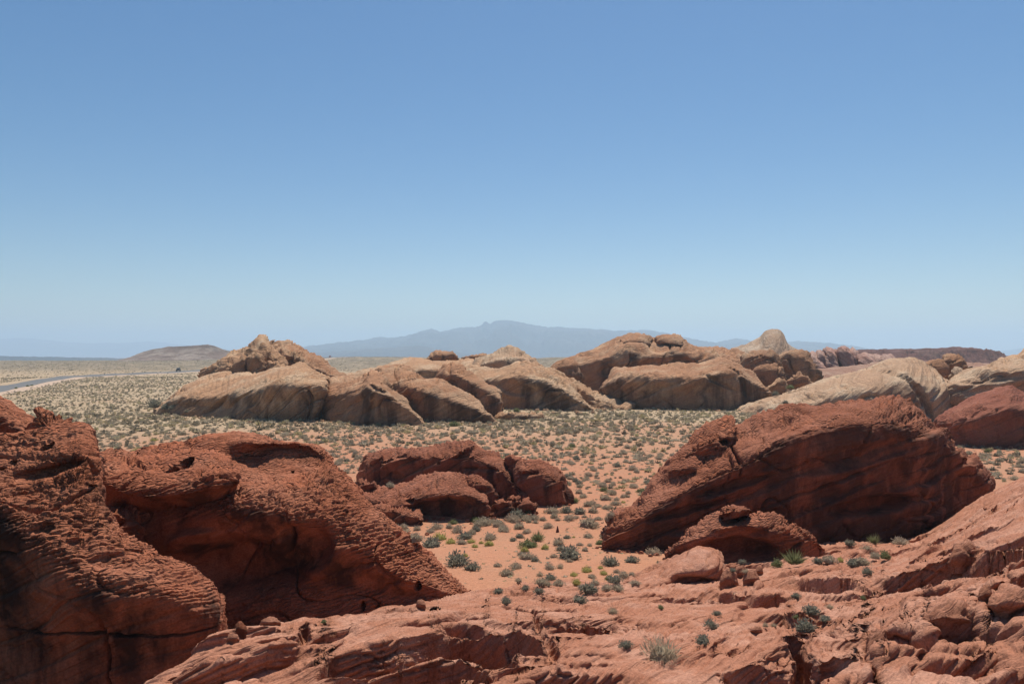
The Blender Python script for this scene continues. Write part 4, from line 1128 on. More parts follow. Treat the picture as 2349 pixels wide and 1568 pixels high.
    def scarp(poly, h, Lf, w=0.10, Lb=0.9, rise=0.12, jag=1.0, tp=0.22):
        pts = np.array([world(*p) for p in poly])
        seg = np.linalg.norm(np.diff(pts, axis=0), axis=1)
        cum = np.concatenate([[0], np.cumsum(seg)])
        best = np.full(XY.shape[:2], 1e9); sgn = np.zeros(XY.shape[:2]); al = np.zeros(XY.shape[:2])
        lo = pts.min(0) - 5; hi = pts.max(0) + 5
        msk = (XY[..., 0] > lo[0]) & (XY[..., 0] < hi[0]) & (XY[..., 1] > lo[1]) & (XY[..., 1] < hi[1])
        q = XY[msk]
        b = np.full(len(q), 1e9); s = np.zeros(len(q)); t = np.zeros(len(q))
        for k in range(len(seg)):
            a0, a1 = pts[k], pts[k + 1]; dv = (a1 - a0) / max(seg[k], 1e-6)
            r = q - a0
            u = np.clip(r @ dv, 0, seg[k])
            c = r - u[:, None] * dv
            dist = np.linalg.norm(c, axis=1)
            side = dv[0] * r[:, 1] - dv[1] * r[:, 0]
            m = dist < b
            b[m] = dist[m]; s[m] = np.sign(side[m]); t[m] = (cum[k] + u[m]) / cum[-1]
        sd = b * s + wob[msk] * jag * 0.45
        tap = sstep(0, tp, t) * sstep(1, 1 - tp, t)
        # nearer than the line: dug out; farther: a little raised
        front = sstep(0, -w, sd) * np.exp(np.minimum(sd, 0) / Lf)
        back = sstep(-w, 0, sd) * np.exp(-np.maximum(sd, 0) / Lb)
        dz = -h * tap * front + rise * h * tap * back
        G[..., 2][msk] += dz

    def crack(poly, depth, w):
        pts = np.array([world(*p) for p in poly])
        lo = pts.min(0) - 1.5; hi = pts.max(0) + 1.5
        msk = (XY[..., 0] > lo[0]) & (XY[..., 0] < hi[0]) & (XY[..., 1] > lo[1]) & (XY[..., 1] < hi[1])
        q = XY[msk]; b = np.full(len(q), 1e9)
        for k in range(len(pts) - 1):
            a0, a1 = pts[k], pts[k + 1]; L = np.linalg.norm(a1 - a0); dv = (a1 - a0) / L
            r = q - a0; u = np.clip(r @ dv, 0, L)
            b = np.minimum(b, np.linalg.norm(r - u[:, None] * dv, axis=1))
        b = b + 0.15 * wob[msk]
        G[..., 2][msk] -= depth * np.exp(-(b / w) ** 2)

    # step lips traced from the photo
    scarp([(715, 1562), (760, 1530), (832, 1508), (915, 1488), (965, 1472), (1032, 1455), (1061, 1451), (1113, 1459), (1157, 1480), (1205, 1490), (1250, 1504)], .85, .9, tp=.10)
    scarp([(735, 1572), (800, 1546), (880, 1528), (960, 1508), (1040, 1494), (1110, 1500), (1165, 1520), (1215, 1540)], .8, .8, tp=.12)
    scarp([(850, 1575), (930, 1548), (1010, 1532), (1090, 1536), (1150, 1562)], .9, .7, tp=.12)
    scarp([(982, 1524), (1015, 1504), (1056, 1506), (1092, 1526)], 1.3, .5)
    scarp([(860, 1540), (900, 1522), (950, 1512)], .5, .4)
    scarp([(1120, 1498), (1160, 1512), (1205, 1530)], .7, .5)
    scarp([(940, 1580), (1000, 1552), (1070, 1540), (1120, 1550)], .35, .4)
    scarp([(990, 1446), (1032, 1440), (1075, 1446), (1130, 1452)], .35, .5)
    scarp([(1070, 1413), (1103, 1417), (1142, 1424)], .42, .45)
    scarp([(1150, 1470), (1190, 1480), (1230, 1498), (1262, 1512)], .7, .6)
    scarp([(1284, 1430), (1333, 1435), (1366, 1428)], .42, .6)
    scarp([(1380, 1436), (1410, 1436), (1450, 1428)], .35, .5)
    scarp([(1180, 1560), (1260, 1545), (1350, 1556), (1430, 1536)], .35, .6)
    scarp([(372, 1556), (443, 1540), (510, 1530), (617, 1510), (690, 1484)], .7, .7)
    scarp([(560, 1478), (640, 1460), (730, 1452), (800, 1440)], .3, .5)
    scarp([(880, 1440), (950, 1428), (1020, 1420), (1060, 1405)], .28, .5)
    scarp([(1120, 1392), (1190, 1396), (1260, 1402), (1330, 1396)], .25, .6)
    scarp([(700, 1590), (800, 1560), (900, 1560), (980, 1545), (1060, 1560)], .5, .6)
    scarp([(1826, 1322), (1883, 1329), (1930, 1328), (1970, 1318)], .55, .9)
    scarp([(1945, 1335), (1983, 1338), (2040, 1330)], .4, .8)
    scarp([(1643, 1352), (1690, 1366), (1733, 1370), (1790, 1362), (1853, 1354)], .45, .9)
    scarp([(1796, 1402), (1830, 1408), (1858, 1400)], .4, .7)
    scarp([(1650, 1300), (1720, 1294), (1790, 1290)], .25, .7)
    scarp([(1780, 1256), (1840, 1262), (1900, 1264), (1960, 1258)], .35, .8)
    scarp([(1998, 1322), (2060, 1316), (2110, 1305), (2199, 1280), (2266, 1268), (2349, 1236), (2420, 1200)], .8, 1.4)
    scarp([(2060, 1384), (2110, 1350), (2160, 1340), (2229, 1318)], .6, .8)
    scarp([(2240, 1340), (2290, 1330), (2349, 1310), (2420, 1300)], .5, .7)
    scarp([(2120, 1440), (2150, 1432), (2183, 1426), (2240, 1412)], .8, .8)
    scarp([(1990, 1446), (2020, 1452), (2049, 1456), (2100, 1446)], .6, .6)
    scarp([(1890, 1502), (1940, 1506), (1985, 1516)], .6, .6)
    scarp([(2070, 1520), (2130, 1510), (2200, 1505), (2290, 1480)], .5, .6)
    scarp([(2200, 1562), (2290, 1545), (2400, 1500)], .5, .6)
    scarp([(1640, 1560), (1720, 1530), (1800, 1520)], .35, .6)
    scarp([(2060, 1245), (2110, 1228), (2170, 1200)], .3, .7)
    scarp([(2130, 1275), (2180, 1255), (2260, 1215), (2349, 1180)], .35, .9)
    crack([(1822, 1455), (1836, 1490), (1846, 1530), (1862, 1600)], .9, .09)
    crack([(700, 1432), (690, 1470)], .4, .06)
    crack([(1218, 1400), (1232, 1440), (1262, 1490), (1268, 1530)], .35, .06)
    crack([(1990, 1460), (1996, 1500), (2010, 1560)], .6, .08)
    # low overlapping ledges: a sharp lip facing the viewer, then a slope away
    Q3 = np.concatenate([G[..., :2], 0 * G[..., :1]], -1)
    for per, A_, sd_, sl in ((2.6, .25, 1.1, .30), (1.15, .13, 2.3, .42), (.5, .05, 3.7, .25)):
        q = (G[..., 1] - sl * G[..., 0] * .6 - 1.0 * np.log1p(np.exp((G[..., 0] - 2.5) * 1.2)) / 1.2 + 2.2 * per ** .5 * fbm(Q3, .32 / per ** .5, 3, sd_ * 10)) / per
        iq = np.floor(q); fq = q - iq
        am = (.25 + .75 * h01(iq, int(sd_ * 7))) * sstep(-.12, .38, pn(Q3, .55 / per ** .6, sd_ * 5) + .22 * sstep(2, 9, G[..., 0]))
        G[..., 2] += A_ * am * (sstep(0, .09, fq) * (1 - fq) ** 1.4 - .3) * sstep(8, 11, G[..., 1]) * sstep(44, 34, G[..., 1])
    # even out the spacing along each column so that step faces get their own vertices
    seg = np.linalg.norm(np.diff(G, axis=1), axis=-1) / G[:, 1:, 1] * F / 2.294 * .22 + np.abs(np.diff(PX(G)[1], axis=1)) / 2.294
    # only what lies in the frame gets full density
    yy = PX(G)[1][:, 1:]
    seg = np.where(yy > 1640, seg * 0.12, seg)
    ker = np.ones(9) / 9
    seg = np.apply_along_axis(lambda v: np.convolve(np.pad(v, 4, 'edge'), ker, 'valid'), 0, seg)
    cum = np.concatenate([np.zeros((nu, 1)), np.cumsum(seg, axis=1)], 1)
    nv = 390
    R = np.empty((nu, nv, 3))
    for k in range(nu):
        t = np.linspace(0, cum[k, -1], nv)
        for c in range(3):
            R[k, :, c] = np.interp(t, cum[k], G[k, :, c])
    N = normals(R)
    if N[..., 2].mean() < 0: N = -N; fl = True
    else: fl = False
    d1, b1 = strata(R, N, nb=(-0.52, 0.46, 0.70), t1=0.55, a1=0.14, t2=0.11, a2=0.06, brick=1.6, bfrac=0.35, warp=0.42, joint=(1.7, .035, .10), macro=0.10, mscale=0.6, fine=0.02, seed=191, wl=0.2, topmask=False)
    # right-hand side is rougher, more broken
    d2, b2 = strata(R, N, nb=(-0.60, 0.40, 0.68), t1=0.55, a1=0.20, t2=0.14, a2=0.075, brick=1.0, bfrac=0.4, warp=0.35, joint=(1.5, .04, .16), macro=0.13, mscale=0.8, fine=0.03, seed=197, topmask=False)
    qx, qy = R[..., 0], R[..., 1]
    wgt = sstep(3.0, 7.5, qx + 0.5 * pn(R, .3, 3.3) * 4) * sstep(22, 15, qy)
    d = d1 * (1 - wgt) + d2 * wgt
    Q = R + N * d[..., None]
    o = mesh_obj('slickrock', Q, grid_faces(nu, nv, fl), M['slick'], None, {'bed': b1, 'varnish_shade': 0 * b1})
    tag(o, 'layered pink slickrock ground sloping away in the foreground', None, None, 'structure')
    splat(Q)
    TRI[0] += nu * nv * 2
build_slick()

SLK = dict(u=0.7, nb=(-0.45, 0.4, 0.8), t1=.5, a1=.2, t2=.2, a2=.06, brick=.8, bfrac=.5, macro=.16, mscale=.5, steep=.6)
rock('rock_ledge', rows_of([
    [(1330, 1384, 26.5), (1332, 1380, 26.8), (1336, 1374, 27.4), (1344, 1360, 29)],
    [(1400, 1382, 26.9), (1402, 1372, 27.1), (1406, 1360, 27.8), (1416, 1336, 30)],
    [(1455, 1380, 27.3), (1456, 1366, 27.5), (1460, 1350, 28.3), (1468, 1314, 30.6)],
    [(1500, 1380, 27.6), (1502, 1360, 27.8), (1506, 1338, 28.6), (1512, 1292, 31)],
    [(1545, 1384, 27.8), (1548, 1352, 28), (1550, 1318, 28.8), (1548, 1274, 31)],
    [(1600, 1380, 28), (1602, 1340, 28.1), (1604, 1300, 28.9), (1600, 1254, 31)],
    [(1636, 1368, 28.4), (1640, 1330, 28.5), (1642, 1296, 29.2), (1636, 1256, 31)],
    [(1654, 1352, 29), (1657, 1326, 29.2), (1659, 1300, 29.8), (1654, 1274, 31)]]),
    M['slick'], 3, step=2.3, label='long pink ledge rising from the slickrock to a blunt block with a shaded front', seed=201,
    spots=[(1600, 1345, 28.3, 52, 14, .45, -6)], **{**SLK, 'nb': (-.12, -.25, .95), 'macro': .1, 'steep': .75, 'a2': .05, 'joint': (1.6, .03, .14)})
arch = empty('rock_arch', W(1690, 1262, 34).tolist(), 'low red arch rock with a balanced cap, in front of the huge dark face', 'rock')
rock('rock_mass', rows_of([
    [(1528, 1292, 34.5), (1528, 1286, 34.5), (1530, 1276, 34.8), (1534, 1264, 35.4)],
    [(1566, 1282, 33.8), (1566, 1265, 33.7), (1567, 1246, 34), (1570, 1224, 35.4)],
    [(1606, 1276, 33.4), (1607, 1252, 33.3), (1610, 1226, 33.6), (1612, 1197, 35.4)],
    [(1645, 1272, 33.2), (1646, 1245, 33.1), (1646, 1212, 33.4), (1640, 1176, 35.4)],
    [(1700, 1268, 33.1), (1700, 1245, 33.0), (1700, 1210, 33.4), (1700, 1178, 35.4)],
    [(1756, 1268, 33.1), (1758, 1240, 33.0), (1758, 1205, 33.4), (1760, 1171, 35.4)],
    [(1800, 1264, 33.4), (1802, 1246, 33.4), (1802, 1222, 33.9), (1798, 1196, 35.4)],
    [(1836, 1258, 34), (1838, 1246, 34), (1840, 1230, 34.4), (1838, 1209, 35.6)],
    [(1874, 1250, 35), (1874, 1246, 35), (1875, 1241, 35.3), (1874, 1234, 36)]]),
    M['red_mid'], 2.6, step=2.4, parent=arch, seed=203,
    spots=[(1702, 1262, 33.2, 78, 24, 1.3, -3), (1700, 1225, 33.2, 50, 12, .4, 0)], **{**REDK, 'u': .8, 'macro': .2, 'a1': .2})
rock('cap_rock', blob([(1650, 1176), (1656, 1163), (1680, 1151), (1704, 1150), (1720, 1156), (1726, 1168), (1722, 1178)], [1186, 1188, 1184, 1178, 1176, 1178, 1182], 34.2, 1.4), M['red_mid'], 1.5, step=2.3, parent=arch, seed=205, base_z=2.6, drop=.1,
     **{**REDK, 'steep': 0.1, 'u': .6, 'macro': .1})

def small_stone(x, y, w, h, d, mat, label, seed, group=None, dd=None):
    s = d / F
    pts = [(x - w * .5, y - h * .15), (x - w * .42, y - h * .65), (x - w * .12, y - h), (x + w * .22, y - h * .94), (x + w * .45, y - h * .55), (x + w * .5, y - h * .1)]
    return rock('boulder', blob(pts, y + 2, d, dd or w * s * .8), mat, w * s * .6, step=2.4, label=label, group=group, seed=seed, drop=.15, base_z=W(x, y, d)[2] - .3,
                **{**SLK, 'u': max(.15, w * s * .35), 'macro': w * s * .05, 'a1': w * s * .03, 'a2': w * s * .012, 'fine': w * s * .03, 't1': 1.4, 'billow': (w * s * .6, w * s * .10), 'steep': 0})
def zat(x, y):
    xi, yi = int(x / 2), int(y / 2)
    blk = ZB[max(0, yi - 1):yi + 2, max(0, xi - 1):xi + 2]
    d = blk.min()
    # sand, solved along the line of sight
    g = 0.5
    for _ in range(6):
        ds = (H - g) * F / max(y - CY, 1)
        g = float(ground_z(np.array((x - CX) / F * ds), np.array(ds)))
    return min(d, ds), ('rock' if d < ds else 'sand')
for k, (x, y, w, h, lb, mt) in enumerate([
    (1672, 1342, 40, 42, 'squat pink boulder touching the right side of the blunt block', 'slick'),
    (1699, 1322, 30, 30, 'small shaded boulder behind the disc-shaped boulder', 'slick'),
    (1724, 1336, 36, 30, 'flat disc-shaped boulder with ringed top near the blunt block', 'slick'),
    (1742, 1314, 18, 18, 'smallest of the boulders just right of the blunt block', 'slick'),
    (552, 1452, 28, 28, 'round red boulder in the shadow at the foot of the second red rock', 'red'),
    (620, 1430, 44, 16, 'low two-humped boulder on the crest of the slickrock ramp', 'slick'),
    (535, 1468, 28, 18, 'small flat boulder below the round red boulder', 'slick'),
    (966, 1392, 22, 18, 'small reddish lump sitting on the slickrock edge under the long red rock', 'slick'),
    (2322, 1398, 120, 58, 'long oval boulder resting on ledges at the right edge', 'slick'),
    (2212, 1300, 70, 66, 'upright slanting block on the right-hand ledges', 'slick'),
    (2180, 1435, 120, 60, 'bulging boulder above the dark hollow at lower right', 'slick'),
    (2015, 1500, 56, 60, 'angular block wedged in the hollow at lower right', 'slick'),
    (1735, 1448, 26, 14, 'small dark-sided loose stone on the slickrock right of the dry grass clump', 'slick'),
    (2262, 1372, 34, 30, 'small boulder tucked beside the long oval boulder', 'slick')]):
    d_, _ = zat(x, y)
    small_stone(x, y, w, h, d_, M[mt], lb, 211.0 + k)

# rubble at the foot of the middle red rocks
rg = np.random.default_rng(5)
stone_src = []
for k in range(46):
    x = 1122 + rg.random() * 110; y = 1160 + rg.random() * 36
    if y > 1200 - (x - 1122) * .12: continue
    w = 5 + rg.random() ** 2 * 15
    d_ = (H - .15) * F / (y - CY)
    s = d_ / F
    if len(stone_src) < 6:
        q = np.linspace(0, 2 * np.pi, 9)[:-1]
        V = []
        for zz, rr in ((0.0, .8), (.35, 1.0), (.75, .75), (1.0, .3)):
            for a in q:
                r_ = rr * (0.8 + .4 * rg.random())
                V.append((math.cos(a) * r_ * .5, math.sin(a) * r_ * .5, zz * .7 + .08 * rg.random()))
        V = np.array(V)
        f = []
        for r_ in range(3):
            for c in range(8):
                f.append((r_ * 8 + c, r_ * 8 + (c + 1) % 8, (r_ + 1) * 8 + (c + 1) % 8, (r_ + 1) * 8 + c))
        f.append((24, 25, 26, 27)); f.append((24, 27, 28, 31)); f.append((28, 29, 30, 31))
        o = mesh_obj('stone', V, np.array(f), M['red_mid'], None, {'bed': V[:, 2], 'varnish_shade': 0 * V[:, 2]}, smooth=False)
        stone_src.append(o)
    else:
        o = stone_src[k % 6].copy(); C.objects.link(o)
    p = W(x, y, d_)
    o.location = (p[0], p[1], ground_z(p[0], p[1]) - .05)
    m_ = w * s
    o.scale = (m_, m_ * .8, m_ * (.6 + .4 * rg.random())); o.rotation_euler = (0, 0, rg.random() * 6)
    tag(o, 'loose red stone in the rubble between the egg-shaped rock and the square block', 'stone', 'rubble stones below the middle red rocks')
# cream rubble at the foot of the tan group
for k in range(30):
    x = 668 + rg.random() * 75; y = 954 + rg.random() * 16 + (x - 668) * .08
    w = 3.5 + rg.random() ** 2 * 7
    d_ = (H - .15) * F / (y - CY); d_ = min(d_, 116)
    p = W(x, y, d_); m_ = w * d_ / F
    o = stone_src[k % 6].copy(); o.data = stone_src[k % 6].data.copy() if k < 6 else creams[k % 6]; 
    if k == 0: creams = []
    if k < 6:
        o.data.materials[0] = M['pale']; creams.append(o.data)
    C.objects.link(o)
    o.location = (p[0], p[1], ground_z(p[0], p[1]) - .1)
    o.scale = (m_, m_ * .8, m_ * .8); o.rotation_euler = (0, 0, rg.random() * 6)
    tag(o, 'cream fallen stone at the foot of the big tan dome beside the crevice', 'stone', 'fallen stones below the tan dome')

# small upright marker stone on the pink sand
d_ = zat(1279, 1220)[0]
p = W(1279, 1220, d_)
_z = float(ground_z(p[0], p[1]))
V = []
for zz, rr in ((-.05, .115), (0.0, .11), (.14, .075), (.27, .045), (.36, .028)):
    for a in range(6):
        V.append((p[0] * 0 + math.cos(a * math.pi / 3 + .3) * rr, math.sin(a * math.pi / 3 + .3) * rr * .8, zz))
f = [(r_ * 6 + c, r_ * 6 + (c + 1) % 6, (r_ + 1) * 6 + (c + 1) % 6, (r_ + 1) * 6 + c) for r_ in range(4) for c in range(6)] + [(24, 25, 26, 27), (24, 27, 28, 29)]
mk = mesh_obj('marker', np.array(V), np.array(f), flat_mat('dark_brown_marker', (0.10, 0.035, 0.03), .8, 0, 9, .2), smooth=False)
mk.location = (p[0], p[1], _z); mk.scale = (1, 1, 1)
tag(mk, 'small dark pointed marker standing alone on the open pink sand', 'marker')

# =================================================================== PLANTS
def shrub_mesh(kind, n, seed, blade=(.13, .028), airy=0.0, core=True):
    """unit shrub: radius .5, height ~.6; every blade a thin triangle or quad"""
    r = np.random.default_rng(seed)
    V, Fc, T = [], [], []
    lobes = [(0, 0, .82), (.26 * math.cos(seed), .26 * math.sin(seed), .62), (.30 * math.cos(seed + 2.3), .22 * math.sin(seed + 2.3), .5)]
    for k in range(n):
        th = r.random() * 2 * np.pi
        cz = r.random() ** .8
        dirv = np.array([math.cos(th) * math.sqrt(max(0, 1 - cz * cz)), math.sin(th) * math.sqrt(max(0, 1 - cz * cz)), cz])
        L = 1 + .30 * math.sin(3 * th + seed) * (1 - cz) + .16 * r.normal()
        rad = (.34 + (.10 if not airy else .16 * r.random())) * L
        if airy: base = dirv * rad * (.05 + .25 * r.random())
        else: base = dirv * rad * (.5 + .4 * r.random())
        base[2] *= 1.05
        jd = dirv + r.normal(size=3) * (.35 if not airy else .18) + np.array([0, 0, .45])
        jd /= np.linalg.norm(jd)
        ln = blade[0] * (.6 + .9 * r.random()) if not airy else rad * 1.1 * (.6 + .5 * r.random())
        tip = base + jd * ln
        side = np.cross(jd, r.normal(size=3)); side /= max(np.linalg.norm(side), 1e-6)
        wv = side * blade[1] * (.6 + .8 * r.random())
        i = len(V)
        mid = base + (tip - base) * .55
        V += [base - wv * .4, mid + wv, tip, mid - wv]
        lx, ly, ls = lobes[0 if airy else int(r.choice(3, p=[.5, .28, .22]))]
        V[i:] = [v * ls + np.array([lx, ly, 0]) for v in V[i:]]
        Fc.append((i, i + 1, i + 2, i + 3))
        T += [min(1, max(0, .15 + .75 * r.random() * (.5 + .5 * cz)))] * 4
    if core:
        i0 = len(V)
        for a in range(5):
            for b in range(9):
                ph = a / 4 * math.pi / 2; th = b / 9 * 2 * math.pi
                rr = .29 * (1 + .25 * math.sin(3 * th + seed)) * (0.9 + .2 * r.random())
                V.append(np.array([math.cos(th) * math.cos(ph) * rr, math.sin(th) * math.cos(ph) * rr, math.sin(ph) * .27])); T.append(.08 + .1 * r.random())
        for a in range(4):
            for b in range(9):
                Fc.append((i0 + a * 9 + b, i0 + a * 9 + (b + 1) % 9, i0 + (a + 1) * 9 + (b + 1) % 9, i0 + (a + 1) * 9 + b))
    return np.array(V), np.array(Fc), np.array(T)

KINDS = {
    'sage': ('sagebrush', M['sage'], [shrub_mesh('sage', 560, s) for s in (1, 2, 3, 4)]),
    'dark': ('desert_shrub', M['dark'], [shrub_mesh('dark', 480, s, (.14, .03)) for s in (11, 12)]),
    'yellow': ('yellow_shrub', M['yellow'], [shrub_mesh('yellow', 380, s, (.13, .022)) for s in (21, 22)]),
    'green': ('green_bush', M['green'], [shrub_mesh('green', 520, s, (.10, .035)) for s in (31, 32)]),
    'airy': ('creosote_bush', M['green'], [shrub_mesh('airy', 300, s, (.3, .013), airy=1, core=False) for s in (41, 42)]),
    'dry': ('dry_grass_clump', M['dry'], [shrub_mesh('dry', 520, s, (.22, .012)) for s in (51, 52)]),
}
SRC = {}
def plant(kind, x, y, z, w, label, group=None, hs=1.0):
    nm, mat, tpl = KINDS[kind]
    v = int(RNG.integers(len(tpl)))
    key = (kind, v)
    if key not in SRC:
        V, Fc, T = tpl[v]
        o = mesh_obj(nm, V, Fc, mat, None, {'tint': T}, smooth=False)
        SRC[key] = o
    else:
        o = SRC[key].copy(); C.objects.link(o)
    o.name = nm
    o.location = (x, y, z)
    o.scale = (w, w * (.8 + .3 * RNG.random()), w * hs * (.85 + .3 * RNG.random()))
    o.rotation_euler = (0, 0, RNG.random() * 6.28)
    tag(o, label, 'bush' if kind != 'dry' else 'grass clump', group)
    return o

PLACED = []
SHARED = []
def plant_px(kind, x, y, wpx, label, group=None, hs=1.0):
    d, on = zat(x, y)
    p = W(x, y, d)
    w = wpx * d / F * (1.5 if kind in ('dark', 'green', 'airy') else 1.32)
    z = p[2] - .04 * w
    o = plant(kind, p[0], p[1] + w * .25, z, w / .98, label, group, hs)
    if group: SHARED.append((o, kind, 'near'))
    PLACED.append((p[0], p[1], w))

def zc(px, py): return 1125.6 + px * .14608, 1125.6 + py * .14608     # from the close-up of the sand flat
# kind, close-up x, y of the foot, width; label only where the plant stands out
NEAR = [
 ('sage', 1450, 110, 130, 'isolated grey sagebrush on the sand just right of the square red block'),
 ('sage', 1800, 150, 180, 'double grey sagebrush in the upper gap beside the huge red rock'),
 ('airy', 1320, 190, 170, 'thin tall bush standing against the right side of the square red block'),
 ('sage', 1980, 150, 110, None), ('sage', 2080, 110, 100, None), ('sage', 2160, 50, 90, None), ('sage', 1960, 230, 160, None), ('yellow', 2090, 190, 80, 'single small olive mound ending the chain of sagebrush near the huge red rock'),
 ('sage', 1600, 215, 110, None), ('sage', 1520, 250, 150, None), ('sage', 1810, 290, 140, None), ('sage', 1680, 260, 130, None), ('sage', 1890, 280, 90, None),
 ('sage', 980, 360, 220, 'long grey sagebrush hugging the foot of the square red block'), ('dark', 1200, 350, 160, None), ('dark', 1400, 370, 170, 'dark blue-green shrub in the line of sagebrush right of the square block'),
 ('sage', 1610, 350, 170, None), ('sage', 1000, 430, 160, None), ('sage', 1060, 470, 90, None), ('sage', 1340, 440, 110, None), ('sage', 1230, 470, 160, None), ('sage', 1480, 420, 80, None),
 ('dark', 420, 430, 200, 'dark shrub beside the rubble of red stones'), ('green', 590, 370, 150, 'green bush tucked below the square red block'),
 ('sage', 520, 470, 110, None), ('sage', 690, 460, 150, None), ('sage', 820, 470, 110, None), ('sage', 380, 500, 180, None), ('sage', 600, 500, 130, None), ('sage', 710, 510, 100, None), ('sage', 120, 540, 200, None), ('sage', 20, 500, 120, None),
 ('sage', 200, 620, 170, None), ('sage', 250, 650, 90, None), ('sage', 450, 600, 180, None), ('sage', 565, 670, 150, 'dense sagebrush left of the small dark marker, lower of its pair'),
 ('sage', 900, 590, 150, 'grey sagebrush standing nearest the small dark marker'), ('sage', 1540, 580, 320, 'widest grey-green shrub on the open sand right of the small dark marker'), ('sage', 1690, 460, 120, None),
 ('sage', 1850, 470, 150, None), ('sage', 1900, 400, 130, None),
 ('dark', 350, 790, 90, None), ('dark', 450, 740, 110, None), ('airy', 740, 800, 220, 'spindly leafless-looking bush behind the dense green bush'),
 ('green', 600, 900, 260, 'dense dark green bush, the greenest on the pink sand flat'),
 ('dark', 1195, 750, 100, 'small round dark shrub midway between marker and huge rock'), ('yellow', 1305, 735, 60, None), ('sage', 1530, 740, 150, 'neat grey dome of sagebrush near the left toe of the huge red rock'),
 ('green', 1720, 840, 120, 'bright green bush pressed against the left toe of the huge red rock'),
 ('yellow', 860, 920, 140, 'yellow-green shrub just right of the dense green bush'), ('sage', 1070, 860, 190, None), ('sage', 1410, 860, 100, None), ('sage', 1560, 870, 90, None), ('sage', 1490, 950, 120, None),
 ('yellow', 540, 960, 150, 'yellowish growth at the foot of the dense green bush'), ('dark', 1110, 940, 150, None), ('dark', 1270, 1080, 330, 'largest dark blue-green shrub on the sand flat'),
 ('sage', 990, 1050, 110, None), ('sage', 560, 1080, 220, None), ('dark', 700, 1110, 120, None), ('dark', 480, 1020, 110, None), ('sage', 1240, 1120, 110, None),
 ('sage', 100, 1195, 110, None), ('sage', 400, 1225, 180, 'low two-part sagebrush in the open left part of the flat'), ('sage', 240, 1340, 190, 'open greyish shrub on the bare sand near the slickrock edge'),
 ('dark', 1900, 1180, 210, 'shrub with thick grey branches just below the huge rock toe'), ('dark', 2220, 1130, 170, 'dark rounded shrub on the ledge below the huge rock'),
 ('sage', 930, 1240, 170, None), ('dry', 780, 1340, 130, None), ('dry', 1100, 1220, 120, None), ('yellow', 1510, 1280, 170, 'bright yellow-green mound, the brightest low on the sand flat'), ('yellow', 1730, 1220, 90, None),
 ('yellow', 1310, 1340, 130, None), ('sage', 1590, 1370, 130, None), ('yellow', 1780, 1320, 130, None), ('green', 1860, 1400, 120, None), ('dark', 1960, 1440, 200, 'purplish grey shrub behind the big sagebrush pair at the lower flat'),
 ('sage', 1980, 1290, 100, None), ('sage', 2100, 1360, 170, None), ('sage', 2220, 1330, 110, None), ('dark', 930, 1400, 170, None), ('sage', 810, 1480, 220, None), ('sage', 900, 1490, 110, None), ('sage', 1070, 1480, 180, None),
 ('yellow', 1350, 1470, 160, None), ('sage', 1640, 1480, 160, None), ('sage', 1440, 1530, 120, None), ('sage', 1830, 1560, 200, None), ('sage', 2000, 1560, 180, None), ('sage', 2270, 1480, 160, None),
 ('dark', 1560, 1600, 240, None), ('dark', 540, 1560, 120, None), ('sage', 440, 1430, 110, None), ('dark', 760, 1600, 150, None),
]
lab_c = {
 'sage': ('grey-green sagebrush mound on the pink sand flat in front of the middle red rocks', 'sagebrush mounds on the near sand flat'),
 'dark': ('dark blue-green shrub among the sagebrush on the near pink sand flat', 'dark shrubs on the near sand flat'),
 'yellow': ('small yellow-green shrub among the sagebrush on the near pink sand flat', 'yellow-green shrubs on the near sand flat'),
 'green': ('green bush among the sagebrush on the near pink sand flat', 'green bushes on the near sand flat'),
 'dry': ('straw-coloured dry clump among the sagebrush on the near pink sand flat', 'dry clumps on the near sand flat'),
 'airy': ('thin open bush on the near pink sand flat', 'thin bushes on the near sand flat')}
NUM = [0]
for kind, px, py, w, lb in NEAR:
    x, y = zc(px, py)
    if lb: plant_px(kind, x, y, w * .14608 * 1.02, lb)
    else: plant_px(kind, x, y, w * .14608 * 1.02, *lab_c[kind])
